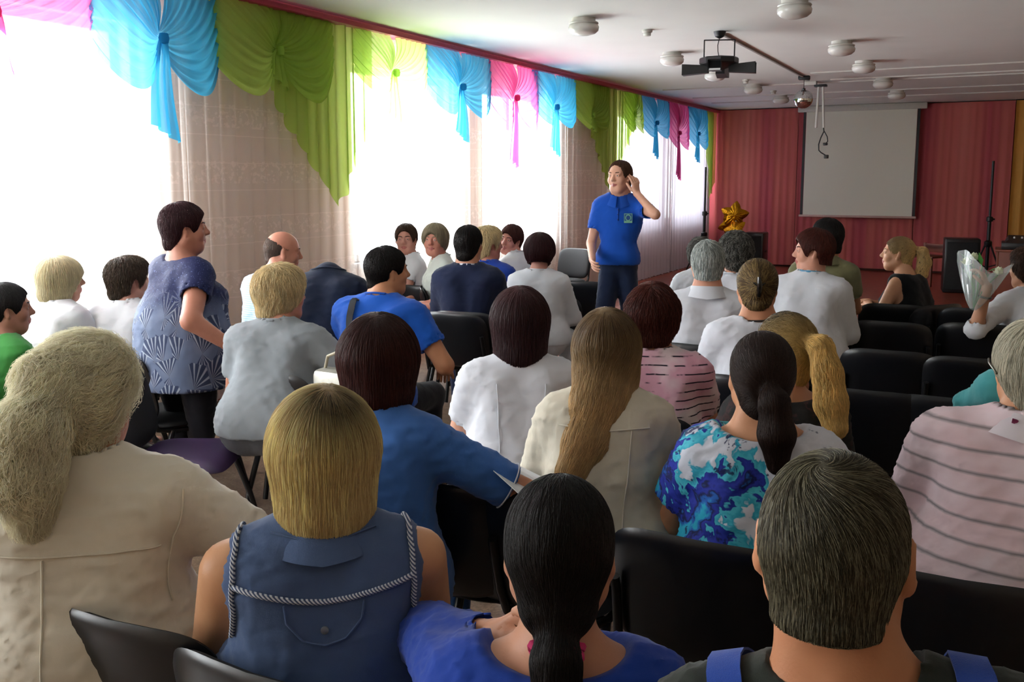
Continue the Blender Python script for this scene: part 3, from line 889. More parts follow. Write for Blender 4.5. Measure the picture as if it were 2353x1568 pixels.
# ---------------------------------------------------------------- sheer curtains
def mat_sheer(name, c, trans=.5, tl=.6, lace=False, tint=None, rough=.9):
    t = NT(name); c0 = lin(c)
    df = t.n('ShaderNodeBsdfDiffuse'); df.inputs[0].default_value = c0
    tn = t.n('ShaderNodeBsdfTranslucent'); tn.inputs[0].default_value = c0
    m1 = t.n('ShaderNodeMixShader', i_0=tl); t.l(df.outputs[0], m1.inputs[1]); t.l(tn.outputs[0], m1.inputs[2])
    tr = t.n('ShaderNodeBsdfTransparent'); tr.inputs[0].default_value = lin(tint) if tint else (1, 1, 1, 1)
    m2 = t.n('ShaderNodeMixShader'); t.l(m1.outputs[0], m2.inputs[1]); t.l(tr.outputs[0], m2.inputs[2])
    if lace:
        x, y, z = t.xyz()
        band = t.math('LESS_THAN', t.math('FRACT', t.math('MULTIPLY', z, 5.2)), .035)
        motif = t.noise(38, 2); mo = t.ramp(motif, [(.52, (0,0,0)), (.60, (1,1,1))])
        zb = t.math('GREATER_THAN', t.math('SINE', t.math('MULTIPLY', z, 16.0)), .3)
        lacef = t.math('MAXIMUM', band, t.math('MULTIPLY', mo, zb))
        fac = t.math('MULTIPLY', t.math('SUBTRACT', 1.0, t.math('MULTIPLY', lacef, .16)), trans)
        t.l(fac, m2.inputs[0])
    else: m2.inputs[0].default_value = trans
    t.l(m2.outputs[0], t.out.inputs[0])
    return t.m
m_tulle = mat_sheer('lace_tulle', 'f0ebe8', .50, .55, True); m_tulle_dim = mat_sheer('dimming_lace_tulle', 'd8d2de', .022, .10, True)  # second tulle thickened and greyed to tone down light from the stage-end windows
def drape(name, p0, p1, z0, z1, mat, wl=.12, amp=.035, seed=0, nz=14, hemw=0.0, seg=7, bow=None):
    """hanging cloth with vertical folds between floor points p0 and p1 (local origin at p0)"""
    rs = np.random.RandomState(seed); p0 = np.array(p0, float); p1 = np.array(p1, float); L = np.linalg.norm(p1-p0)
    u = (p1-p0)/L; nv = np.array((u[1], -u[0])); n = max(8, int(L/wl*seg)); s = np.linspace(0, L, n+1)
    ph = np.cumsum(rs.uniform(.6, 1.5, n+1)); ph = ph/ph[-1]*(L/wl)*2*pi
    am = amp*(.55+.45*np.interp(s, np.linspace(0, L, max(3, int(L/.25))), rs.uniform(0, 1.4, max(3, int(L/.25)))))
    V = np.zeros((nz+1, n+1, 3))
    for j in range(nz+1):
        f = j/nz; z = z0+(z1-z0)*f
        w = am*(1.0-.35*f)*np.sin(ph+.5*np.sin(f*2.3+s*2.0))
        sx = s+.25*amp*np.cos(ph*1.0)
        V[j, :, 0] = u[0]*sx+nv[0]*w; V[j, :, 1] = u[1]*sx+nv[1]*w; V[j, :, 2] = z
        if j == 0 and hemw: V[j, :, 2] += hemw*(np.sin(ph*.5)+1)*.5
    idx = np.arange((nz+1)*(n+1)).reshape(nz+1, n+1)
    Q = np.stack([idx[:-1, :-1], idx[:-1, 1:], idx[1:, 1:], idx[1:, :-1]], -1).reshape(-1, 4)
    o = mesh_obj(name, V.reshape(-1, 3), Q, mat); o.location = (p0[0], p0[1], 0)
    return o
XC = -4.83
RAILZ = 2.86
pan = [(-2.6, -.13), (-.17, 2.32), (2.28, 4.50), (4.46, 6.52), (6.48, 8.64), (8.60, 10.66), (10.62, 12.88), (12.84, 14.94), (14.90, 17.2)]
cl = ['white lace net curtain at the window behind the camera end of the room', 'white lace net curtain hanging beside the pale-bobbed woman’s window', 'bright white lace net curtain over the window behind the pale blonde bobbed woman',
      'pleated lace net curtain over the wide peach pier behind the standing woman', 'white lace net curtain glowing behind the two women looking back',
      'white lace net curtain glowing behind the short-haired woman leaning forward', 'pleated net curtain over the peach pier left of the speaking man',
      'lace net curtain over the window right of the speaking man', 'lace net curtain over the last window before the stage corner']
cl[0] = 'white lace net curtain nearest the front end of the window wall'; cl[1] = 'white lace net curtain on the window beside the boy in green'
for i, (a, b) in enumerate(pan):
    o = drape('net_curtain', (XC, a), (XC, b), .05, RAILZ, m_tulle_dim if i >= 7 else m_tulle, wl=.15, amp=.030, seed=i+3, hemw=.02)
    tag(o, cl[i], 'curtain', 'lace net curtains along the window wall')
# magenta curtain rail band
m_rail = plain('magenta_rail_band', 'a8324e', .5)
r_ = MB(); r_.rbox((XC-.02, Y0+.1, 2.855), (XC+.14, Y1-.1, 2.905), .006); r_.mi = 0
o = r_.build('curtain_rail', m_rail); tag(o, 'long magenta curtain rail fixed under the ceiling above the windows', 'curtain rail')
# back-wall drapery
m_pinkdr = NT('dusty_pink_drapery'); v_ = m_pinkdr.map((1, 1, .03)); m_pinkdr.base(m_pinkdr.mix(m_pinkdr.math('MULTIPLY', m_pinkdr.noise(14, 3, v_), .5), m_pinkdr.ramp(m_pinkdr.noise(2.2, 3, v_), [(.40, 'a04450'), (.52, 'b8645a'), (.7, 'c07266')]), 'a85058'))
m_pinkdr.set(Roughness=.85, Specular_IOR_Level=.2); m_pinkdr.bump(m_pinkdr.noise(60, 2), .3, .004); m_pinkdr = m_pinkdr.m
m_must = plain('mustard_drapery', 'c08c40', .85, vary=.08, vs=6, bump=.3, bs=60, bd=.004)
yb = Y1-.16
o = drape('stage_curtain', (-4.9, yb), (-3.25, yb), .04, HH-.02, m_pinkdr, .12, .007, 21); tag(o, 'dusty pink curtain on the back wall behind the gold balloons', 'curtain', 'dusty pink curtains on the back wall')
o = drape('stage_curtain', (-3.24, yb), (-1.25, yb), .04, HH-.02, m_pinkdr, .12, .007, 22); tag(o, 'dusty pink curtain on the back wall behind the projection screen', 'curtain', 'dusty pink curtains on the back wall')
o = drape('stage_curtain', (-1.24, yb), (.20, yb), .04, HH-.02, m_pinkdr, .12, .007, 23); tag(o, 'dusty pink curtain on the back wall between screen and mustard curtain', 'curtain', 'dusty pink curtains on the back wall')
o = drape('stage_curtain', (.21, yb-.03), (X1-.1, yb-.03), .04, HH-.02, m_must, .16, .035, 24); tag(o, 'mustard yellow curtain at the right end of the back wall', 'curtain')

# ---------------------------------------------------------------- swagged valances
def mat_organza(name, c, tr=.30):
    c0 = lin(c)
    return mat_sheer(name, c, tr, .55, False, tuple(min(1, v*.8+.25) for v in c0[:3]))
m_sw = {'blue': mat_organza('blue_organza', '3c9cc0', .32), 'green': mat_organza('lime_organza', 'b6d268', .32), 'pink': mat_organza('pink_organza', 'cc5690', .33), 'palegreen': mat_organza('pale_lime_organza', 'c2dc84', .42)}
def swag(y0, y1, col, zk, zl, tail, seed, ztop=2.86, deep=1.0, lopside=0.0):
    """balloon swag from y0 to y1: knot height zk, lobe bottom zl, tail length"""
    rs = np.random.RandomState(seed); W = (y1-y0)/2; yc = W
    V = []; Q = []
    nu, nv_ = 20, 90; nf = 11
    for s in (-1, 1):
        b = len(V); K = np.array((0, yc, zk)); zl_ = zl*(1+lopside*s)
        phs = rs.uniform(0, 6)
        for j in range(nv_+1):
            v = j/nv_
            # anchor: moves from near the centre top to the outer top corner, then down the outer side
            if v < .55: q = v/.55; A = np.array((0, yc+s*W*(.06+.94*q), ztop))
            else: q = (v-.55)/.45; A = np.array((0, yc+s*W*(1.0+.03*sin(q*pi)), ztop-(ztop-zl_)*.78*q*deep))
            sag = .02+(.5*(.22*(ztop-zl_)+(zk-zl_))+.035)*max(0, (v-.15)/.85)**1.1
            Kz = K[2]+.05*(1-v)-.03*v
            for i in range(nu+1):
                u = i/nu
                y = A[1]+(yc-A[1])*u**.92; z = A[2]+(Kz-A[2])*(u**1.25) - sag*4*u**.9*(1-u)**.9
                bil = .10*sin(pi*min(1, u*1.05))*(.35+.65*v)
                f = sin(2*pi*nf*v+phs+.8*sin(3*u+seed))
                f2 = sin(2*pi*nf*2.3*v+phs*2)
                x = bil+(.016*f+.006*f2)*(1-u)**.25*(.35+.65*sin(pi*u*.9+.15))+.012
                z += .006*f*(1-u)
                V.append((x, y, z))
        for j in range(nv_):
            for i in range(nu):
                a = b+j*(nu+1)+i; q = (a, a+1, a+nu+2, a+nu+1); Q.append(q if s > 0 else q[::-1])
    # knot and tail
    b = len(V)
    nt, nw = 14, 14
    for j in range(nt+1):
        f = j/nt; wd = (.035+.15*f**.7)*min(1.2, W/.35); z = zk+.02-tail*f
        for i in range(nw+1):
            q = i/nw*2-1; x = .035+.02*sin(q*9+seed)*(.3+f)+.01*cos(q*17)
            zz = z - (.05*abs(q)*(1 if seed % 2 else -1)+.04*q)*f*(j == nt)*0 - .06*q*f
            V.append((x, yc+q*wd/2+.01*sin(f*5+seed), zz))
    for j in range(nt):
        for i in range(nw):
            a = b+j*(nw+1)+i; Q.append((a, a+1, a+nw+2, a+nw+1))
    o = mesh_obj('swag', V, np.array(Q), m_sw[col]); o.location = (XC+.075, y0, 0)
    kn = MB(); kn.lathe([(.005, -.035), (.026, -.03), (.034, 0), (.026, .03), (.005, .035)], (.05, yc, zk), 12); kn.build('knot', m_sw[col], o)
    return o
def jabot(y0, y1, col, zpt, ypt, seed, zl=2.3, zr=2.3):
    """pleated cascade ending in a point"""
    n = 110; nz = 10; L = y1-y0; V = []; Q = []
    for i in range(n+1):
        u = i/n; q = (y0+L*u)
        f = (q-y0)/(ypt-y0) if q < ypt else (y1-q)/(y1-ypt)
        zb = (zl if q < ypt else zr)+(zpt-(zl if q < ypt else zr))*f**.95 + .025*sin(u*60)
        for j in range(nz+1):
            t = j/nz; z = 2.86+(zb-2.86)*t
            V.append((.04+.022*sin(u*L*52+.4*sin(u*9))+.01*sin(u*L*23), q-y0+.012*cos(u*L*52)*(.4+t), z))
    for i in range(n):
        for j in range(nz):
            a = i*(nz+1)+j; Q.append((a, a+1, a+nz+2, a+nz+1))
    o = mesh_obj('cascade', V, np.array(Q), m_sw[col]); o.location = (XC+.03, y0, 0)
    return o
yp = lambda x, y: at_plane(x, y, 0, XC)[1]
zp = lambda x, y: at_plane(x, y, 0, XC)[2]
SW = [(yp(-330, 60), yp(187, 60), 'pink', zp(-40, 30), zp(60, 95), .30, 1, 'pink organza swag at the left end of the valance'),
      (yp(187, 60), yp(478, 60), 'blue', zp(338, 90), zp(425, 185), .62, 2, 'blue organza swag with hanging tail left of the lime swags, largest'),
      (yp(460, 60), yp(742, 60), 'green', zp(620, 120), zp(560, 188), .25, 3, 'lime green organza swag beside the big pointed cascade'),
      (yp(795, 120), yp(962, 120), 'palegreen', zp(878, 168), zp(900, 205), .42, 4, 'pale lime swag in front of the bright window'),
      (yp(960, 150), yp(1110, 150), 'blue', zp(1032, 200), zp(1075, 250), .50, 5, 'blue organza swag between the pale lime and pink swags'),
      (yp(1106, 150), yp(1220, 150), 'pink', zp(1160, 225), zp(1190, 283), .75, 6, 'pink organza swag with a long thin tail between two blue swags'),
      (yp(1206, 170), yp(1308, 170), 'blue', zp(1266, 248), zp(1290, 278), .55, 7, 'blue organza swag just left of the second lime group'),
      (yp(1304, 200), yp(1385, 200), 'green', zp(1345, 265), zp(1335, 282), .2, 8, 'small lime swag left of the second pointed cascade'),
      (yp(1420, 200), yp(1461, 200), 'green', zp(1441, 262), zp(1450, 292), .2, 9, 'narrow lime swag right of the second pointed cascade'),
      (yp(1460, 240), yp(1525, 240), 'blue', zp(1494, 283), zp(1505, 305), .52, 10, 'blue organza swag above the speaking man’s raised hand'),
      (yp(1523, 240), yp(1570, 240), 'pink', zp(1540, 305), zp(1560, 332), .75, 11, 'pink organza swag nearest the stage'),
      (yp(1568, 260), yp(1614, 260), 'blue', zp(1592, 308), zp(1605, 332), .48, 12, 'blue organza swag nearest the stage')]
for y0, y1, c, zk, zl, tl, sd, lb in SW:
    o = swag(y0, y1, c, zk, zl, tl, sd); tag(o, lb, 'curtain', 'organza swags of the window valance')
o = jabot(yp(605, 300), yp(838, 300), 'green', zp(770, 476), yp(765, 470), 31, zp(615, 210), zp(835, 270)); tag(o, 'long pointed lime green cascade hanging between the first windows', 'curtain', 'pointed lime cascades of the valance')
o = jabot(yp(1338, 300), yp(1452, 300), 'green', zp(1392, 440), yp(1390, 430), 32, zp(1340, 270), zp(1450, 270)); tag(o, 'pointed olive-lime cascade hanging above the speaking man', 'curtain', 'pointed lime cascades of the valance')
o = jabot(yp(1612, 300), 17.25, 'green', zp(1640, 455), 17.05, 33, zp(1615, 270), zp(1650, 420)); tag(o, 'narrow lime cascade in the corner beside the stage curtain', 'curtain', 'pointed lime cascades of the valance')

# ---------------------------------------------------------------- ceiling fittings
m_opal = plain('opal_glass', 'cccac4', .25, vary=.01); m_black = plain('black_metal', '0d0d10', .45); m_whitep = plain('white_plastic', 'c4c1ba', .45, vary=.02)
m_black_pl = plain('black_plastic', '0b0b0d', .35)
k = 0
names = {(0,0): 'nearest white dome ceiling lamp in the row by the windows', (0,1): 'white dome ceiling lamp just left of the black light effect', (0,2): 'white dome ceiling lamp just below the black light effect',
         (0,3): 'fourth white dome ceiling lamp of the window-side row', (0,4): 'farthest white dome ceiling lamp of the window-side row',
         (1,0): 'nearest white dome ceiling lamp in the middle row, at the top edge', (1,1): 'second white dome ceiling lamp of the middle row', (1,2): 'third white dome ceiling lamp of the middle row',
         (1,3): 'fourth white dome ceiling lamp of the middle row', (1,4): 'farthest white dome ceiling lamp of the middle row, above the screen'}
lamp0 = None
for ix, x in enumerate((-3.05, -1.38)):
    for iy, y in enumerate((7.05, 9.35, 11.0, 12.95, 14.8)):
        if lamp0 is None:
            lamp0 = l0 = empty('ceiling_lamp', (0,0,0))
            MB().lathe([(.095, 0), (.095, -.035), (.088, -.04)], n=28).build('lamp_base', m_whitep, l0)
            MB().lathe([(.085, -.036), (.112, -.048), (.125, -.072), (.120, -.100), (.095, -.122), (.05, -.135), (.005, -.139)], n=32).build('lamp_shade', m_opal, l0)
            MB().lathe([(.118, -.036), (.122, -.043), (.118, -.050), (.10, -.05)], n=32).build('rim', m_whitep, l0)
        o = l0 if k == 0 else copy_tree(l0)
        o.location = (x, y, HH); tag(o, names[(ix, iy)], 'ceiling lamp', 'white dome ceiling lamps'); k += 1
# smoke detectors
for (x, y, lb) in ((-2.79, 7.85, 'small white smoke detector left of the black light effect'), (-3.0, 12.3, 'small white smoke detector beside the fourth window-side lamp'), (-3.0, 14.0, 'small white smoke detector far along the ceiling')):
    t_ = empty('smoke_detector', (x, y, HH)); MB().lathe([(.045, 0), (.045, -.02), (.038, -.026)], n=20).build('mounting_plate', m_whitep, t_)
    MB().lathe([(.028, -.024), (.034, -.032), (.032, -.052), (.005, -.058)], n=20).build('sensor', m_whitep, t_); tag(t_, lb, 'smoke detector', 'smoke detectors')
# lighting effect: black fixture with bracket and mirror barrels
px = at_plane(1654, 75, 2, HH-.01); lx, ly = px[0], px[1]
t_ = empty('disco_light', (lx, ly, HH), radians(20)); tag(t_, 'black disco light effect with four mirrored arms hanging from the ceiling', 'stage light')
MB().lathe([(.055, 0), (.052, -.012), (.040, -.045), (.012, -.060)], n=20).build('ceiling_mount', m_black, t_)
b_ = MB(); b_.box((-.135, -.012, -.078), (.135, .012, -.070)); b_.box((-.137, -.012, -.24), (-.127, .012, -.072)); b_.box((.127, -.012, -.24), (.137, .012, -.072)); b_.build('bracket', m_black, t_, smooth=False)
MB().tube([(0, 0, -.05), (-.015, 0, -.12), (-.012, 0, -.17), (0, 0, -.225)], .004).build('power_cord', m_black, t_)
MB().lathe([(.05, -.222), (.165, -.228), (.172, -.238), (.172, -.275), (.165, -.285), (.10, -.31), (.03, -.335)], n=8).build('housing', m_black, t_, smooth=False)
m_mirror = plain('mirror_glass', 'e8eef0', .06, 1.0, vary=0); 
for a in (0, 90, 180, 270):
    a_ = radians(a-12); u = np.array((cos(a_), sin(a_), 0)); v = np.array((-sin(a_), cos(a_), 0)); zc = -.325
    arm = MB(); 
    V = []
    for d_, hw_, hz in ((.09, .040, .032), (.32, .055, .048)):
        for (p, q) in ((-1,-1),(1,-1),(1,1),(-1,1)): V.append(u*d_+v*hw_*p+np.array((0,0,zc+q*hz)))
    arm.add(V, [(0,1,5,4),(1,2,6,5),(2,3,7,6),(3,0,4,7),(0,3,2,1)]); ao = arm.build('barrel', m_black, t_, smooth=False)
    mm = MB(); c_ = u*.30
    V = [c_+v*.050*p+np.array((0,0,zc+q*.043))-u*(.05 if q > 0 else 0) for (p, q) in ((-1,-1),(1,-1),(1,1),(-1,1))]; mm.add(V+[w_-u*.004 for w_ in V], [(0,1,2,3),(7,6,5,4),(0,4,5,1),(1,5,6,2),(2,6,7,3),(3,7,4,0)]); mm.build('mirror', m_mirror, ao, smooth=False)
# cable trunking on the ceiling along the room
tr = MB(); tr.box((lx-.012, ly+.1, HH-.02), (lx+.012, 12.6, HH)); tag(tr.build('cable_trunking', plain('grey_trunking', '8c8680', .6), smooth=False), 'grey cable strip on the ceiling from disco light to mirror ball', 'cable strip')
for i, yv in enumerate((11.85, 12.75, 13.1, 14.6, 15.7)):
    x0 = (-2.1, -2.0, -4.4, -4.4, -4.4)[i]
    lb = ['white ceiling trunking starting at the mirror ball mount', 'white ceiling trunking starting at the tube hanger', 'white ceiling trunking running behind the mirror ball', 'white ceiling trunking before the last lamp pair', 'white ceiling trunking nearest the projection screen'][i]
    tr = MB(); tr.box((x0, yv-.012, HH-.016), (X1-.05, yv+.012, HH)); tag(tr.build('ceiling_trunking', m_whitep, smooth=False), lb, 'cable strip', 'white cable trunkings across the ceiling')
# mirror ball
p = at_plane(1848, 178, 2, HH-.02); c = at_depth(1849, 222, 11.25)
t_ = empty('mirror_ball', (p[0], p[1], HH)); tag(t_, 'silver mirror ball hanging in front of the projection screen', 'mirror ball')
MB().rbox((-.07, -.04, -.05), (.07, .04, 0), .01).build('motor', m_black, t_)
zb = c[2]-HH; R_ = .118
MB().tube([(0, 0, -.05), (0, 0, zb+R_+.01)], .004).build('cord', m_black, t_)
MB().lathe([(.02, zb+R_-.01), (.024, zb+R_+.012), (.008, zb+R_+.02)], n=12).build('ball_cap', m_black, t_)
fb = MB(); nr = 18
for j in range(nr):
    a0 = pi*(j+.06)/nr; a1 = pi*(j+.94)/nr; am_ = (a0+a1)/2; n_ = max(4, int(2*nr*sin(am_)))
    for i in range(n_):
        b0 = 2*pi*(i+.05)/n_; b1 = 2*pi*(i+.95)/n_
        S = lambda a, b: (R_*sin(a)*cos(b), R_*sin(a)*sin(b), zb+R_*cos(a))
        fb.add([S(a0,b0), S(a1,b0), S(a1,b1), S(a0,b1)], [(0,1,2,3)])
o = fb.build('mirror_facets', m_mirror, t_, smooth=False); o['kind'] = 'stuff'
MB().lathe([(R_*sin(pi*i/12)*.985+.0005, zb-R_*cos(pi*i/12)*.985) for i in range(13)], n=24).build('ball_core', plain('dark_grey_core', '303032', .6), t_)
# tube hanger with cable for a missing projector
p = at_plane(1888, 190, 2, HH-.02); t_ = empty('projector_hanger', (p[0], p[1], HH)); tag(t_, 'white tube hanger with loose black cable in front of the screen', 'ceiling bracket')
MB().rbox((-.22, -.05, -.05), (-.06, .05, 0), .008).build('junction_box', m_whitep, t_)
MB().rbox((-.09, -.05, -.075), (.07, .05, -.045), .006).build('bracket', m_black, t_)
dd = at_depth(1887, 290, 11.9)[2]-HH; d2 = at_depth(1897, 290, 11.9)[2]-HH
MB().tube([(-.035, 0, -.07), (-.05, 0, dd)], .016, 10).build('tube', m_whitep, t_); MB().tube([(.02, 0, -.07), (.05, 0, dd)], .016, 10).build('tube', m_whitep, t_)
zt = dd; MB().tube([(.05, 0, zt), (.055, 0, zt-.05), (.02, 0, zt-.13), (-.005, 0, zt-.22), (0, 0, zt-.30), (.03, 0, zt-.33), (.08, 0, zt-.36), (.11, 0, zt-.38)], .008, 8).build('cable', m_black, t_)
MB().tube([(.055, 0, zt-.04), (.10, 0, zt-.12), (.11, 0, zt-.18), (.08, 0, zt-.22)], .007, 8).build('cable', m_black, t_)
MB().rbox((.07, -.018, zt-.41), (.13, .018, zt-.36), .008).build('plug', m_black_pl, t_); MB().rbox((.05, -.015, zt-.235), (.11, .015, zt-.20), .008).build('plug', m_black_pl, t_)
# projection screen
ys = yb-.14; s0 = at_plane(1845, 245, 1, ys); s1 = at_plane(2112, 240, 1, ys); sb = at_plane(1975, 498, 1, ys)
xa_, xb_ = s0[0]+.02, s1[0]+.03; zb_ = sb[2]
t_ = empty('projection_screen', ((xa_+xb_)/2, ys, HH)); tag(t_, 'large pale grey projection screen pulled down on the back wall', 'projection screen'); hw = (xb_-xa_)/2; zl_ = zb_-HH
MB().rbox((-hw-.1, -.03, -.11), (hw+.1, .06, -.005), .012).build('screen_case', plain('grey_screen_case', 'b8b6ac', .6), t_)
MB().box((-hw+.05, -.002, zl_+.02), (hw-.05, .002, -.08)).build('screen_fabric', plain('screen_fabric', 'dcdccc', .9, vary=.01), t_, smooth=False)
for s in (-1, 1): MB().box((s*hw-.045 if s > 0 else -hw, -.0025, zl_+.02), (hw if s > 0 else -hw+.045, .0025, -.08)).build('black_border', m_black, t_, smooth=False)
MB().rbox((-hw-.02, -.015, zl_-.02), (hw+.02, .015, zl_+.02), .008).build('bottom_bar', plain('pinkish_metal_bar', 'b89a90', .5), t_)
# round black spotlight at the right edge
p = at_depth(2347, 231, 15.0); t_ = empty('spotlight', (p[0], p[1], HH)); tag(t_, 'black round spotlight under the ceiling at the right edge', 'stage light')
MB().lathe([(.01, .06), (.07, .05), (.085, -.03), (.088, -.05)], (0, 0, p[2]-HH), 20).build('lamp_housing', m_black, t_); MB().tube([(0, 0, 0), (0, 0, p[2]-HH+.05)], .012).build('stem', m_black, t_)

# ---------------------------------------------------------------- stage things
def pole_stand(px_, py0, depth, lb, h):
    p = at_depth(px_, py0, depth); t_ = empty('speaker_stand', (p[0], p[1], 0)); tag(t_, lb, 'stand', 'black tripod stands')
    zt_ = p[2]; MB().tube([(0,0,.9), (0,0,zt_)], .018, 12).build('pole', m_black, t_); MB().tube([(0,0,.25), (0,0,1.05)], .026, 12).build('tube', m_black, t_)
    MB().lathe([(.03, .98), (.045, .99), (.045, 1.05), (.03, 1.06)], n=14).build('collar', m_black_pl, t_); MB().tube([(0,0,1.02), (.07,0,1.02)], .012).build('knob', m_black_pl, t_)
    MB().lathe([(.04, .60), (.055, .62), (.055, .68), (.03, .70)], n=14).build('collar', m_black_pl, t_)
    for a in (90, 210, 330):
        c_, s_ = cos(radians(a)), sin(radians(a)); MB().tube([(c_*.04, s_*.04, .64), (c_*.30, s_*.30, .02)], .013).build('leg', m_black, t_); MB().tube([(c_*.03, s_*.03, .30), (c_*.165, s_*.165, .345)], .009).build('brace', m_black, t_)
pole_stand(1622, 384, 16.0, 'tall black tripod stand near the stage corner by the last window', 1.9)
pole_stand(2283, 370, 13.7, 'tall black tripod stand behind the flower bouquet', 1.9)
def loudspeaker(px_, py0, depth, w_, h_, lb, rz=0, z0=None):
    p = at_depth(px_, py0, depth); zt_ = p[2]; z0 = 0 if z0 is None else z0; t_ = empty('loudspeaker', (p[0], p[1], z0), rz); tag(t_, lb, 'loudspeaker', 'black loudspeakers by the stage'); hh_ = zt_-z0
    MB().rbox((-w_/2, -.02, 0), (w_/2, .38, hh_), .02).build('cabinet', m_black_pl, t_)
    MB().rbox((-w_/2+.03, -.035, .05), (w_/2-.03, -.018, hh_-.05), .01).build('grille', plain('black_grille', '09090a', .8), t_)
    MB().rbox((w_/2-.001, .12, hh_*.55), (w_/2+.02, .26, hh_*.6), .008).build('handle', m_black, t_)
    return t_
loudspeaker(1731, 535, 15.2, .34, .9, 'black loudspeaker beside the gold star balloons')
loudspeaker(2213, 549, 13.0, .46, 1.0, 'large black loudspeaker left of the mixer table', radians(6))
# gold star balloons
def star(name, c, R1, rx, ry, rz, lb, seed):
    n = 5; V = [(0, -.30*R1, 0), (0, .30*R1, 0)]; Q = []; ns = 50
    for r in range(1, 7):
        f = r/6
        for i in range(ns):
            a = 2*pi*i/ns+pi/2; q = abs(((i/ns*n) % 1)-.5)*2
            R = R1*(.62+.38*q**1.25); th = .30*R1*(1-f**2.2)*(.75+.25*(1-q)) + .010*sin(i*2.1+seed)*f*(1-f)*4*R1*3
            for s in (-1, 1): V.append((R*f*cos(a), s*max(th, .0), R*f*sin(a)))
    def I(r, i, s): return 2+(r-1)*ns*2+(i % ns)*2+s
    for i in range(ns):
        Q.append((0, I(1, i+1, 0), I(1, i, 0))); Q.append((1, I(1, i, 1), I(1, i+1, 1)))
        for r in range(1, 6):
            Q.append((I(r, i, 0), I(r, i+1, 0), I(r+1, i+1, 0), I(r+1, i, 0))); Q.append((I(r, i, 1), I(r+1, i, 1), I(r+1, i+1, 1), I(r, i+1, 1)))
    o = mesh_obj(name, np.array(V), Q, m_gold); o.location = c; o.rotation_euler = (rx, ry, rz); tag(o, lb, 'balloon', 'gold star foil balloons')
    return o
m_gold = NT('gold_foil'); m_gold.base('c8901e'); m_gold.set(Metallic=1.0, Roughness=.22); m_gold.bump(m_gold.noise(22, 3), .5, .03); m_gold = m_gold.m
star('star_balloon', at_depth(1688, 495, 15.0), .24, 0, radians(8), radians(20), 'gold foil star balloon, the topmost of the cluster', 1)
star('star_balloon', at_depth(1676, 516, 15.1), .22, radians(20), radians(35), radians(60), 'gold foil star balloon at the left of the cluster', 2)
star('star_balloon', at_depth(1689, 527, 14.9), .20, radians(-25), radians(-20), radians(0), 'gold foil star balloon, the lowest of the cluster', 3)
bs = at_depth(1688, 600, 15.0); t_ = empty('balloon_stand', (bs[0], bs[1], 0)); tag(t_, 'thin pole holding the gold star balloons', 'pole'); MB().tube([(0,0,.02), (0,0,.95)], .008).build('pole', m_whitep, t_); MB().lathe([(.12, 0), (.12, .015), (.02, .03)], n=20).build('base', m_whitep, t_)
# small wooden chair far right + table with mixer
m_wood = plain('red_brown_wood', '6e3420', .45, vary=.15, vs=8); 
p = at_depth(2134, 560, 14.0); zt_ = p[2]; t_ = empty('wooden_chair', (p[0], p[1], 0), radians(-30)); tag(t_, 'small wooden chair left of the large black loudspeaker', 'chair')
for sx in (-1, 1):
    MB().rbox((sx*.17-.018, .15, 0), (sx*.17+.018, .19, zt_), .005).build('leg', m_wood, t_); MB().rbox((sx*.17-.018, -.19, 0), (sx*.17+.018, -.15, .43), .005).build('leg', m_wood, t_)
MB().rbox((-.20, -.20, .43), (.20, .20, .46), .008).build('seat', m_wood, t_); MB().rbox((-.155, .155, zt_-.14), (.155, .18, zt_-.01), .006).build('backrest', m_wood, t_); MB().rbox((-.155, .155, .55), (.155, .18, .62), .006).build('backrest_rail', m_wood, t_)
p = at_depth(2345, 572, 12.2); zt_ = p[2]; t_ = empty('mixer_table', (p[0]+.25, p[1], 0)); tag(t_, 'reddish wooden cabinet table at the right edge under the black mixer', 'table')
MB().rbox((-.55, -.3, zt_-.03), (.55, .3, zt_), .006).build('tabletop', m_wood, t_); MB().rbox((-.53, -.28, .06), (-.50, .28, zt_-.03), .004).build('side_panel', m_wood, t_); MB().rbox((.50, -.28, .06), (.53, .28, zt_-.03), .004).build('side_panel', m_wood, t_); MB().rbox((-.50, -.28, .08), (.50, -.26, zt_-.03), .004).build('front_panel', m_wood, t_); MB().rbox((-.5, -.26, 0), (.5, .26, .08), .004).build('plinth', m_black, t_)
p2 = (p[0]+.25, p[1], zt_); t_ = empty('mixer', p2); tag(t_, 'black sound mixer on the wooden table at the right edge', 'sound mixer')
MB().rbox((-.48, -.24, 0), (.48, .24, .09), .012).build('console', m_black_pl, t_)
MB().add([(-.44,-.22,.09),(.44,-.22,.09),(.44,.22,.09),(-.44,.22,.09),(-.40,-.10,.12),(.40,-.10,.12),(.40,.20,.17),(-.40,.20,.17)], [(0,1,5,4),(1,2,6,5),(2,3,7,6),(3,0,4,7),(4,5,6,7)]).build('control_panel', m_black, t_, smooth=False)
for i in range(8): MB().lathe([(.012, 0), (.012, .02), (.008, .024)], (-.33+.09*i, 0, .138), 10).build('knob', m_whitep, t_)
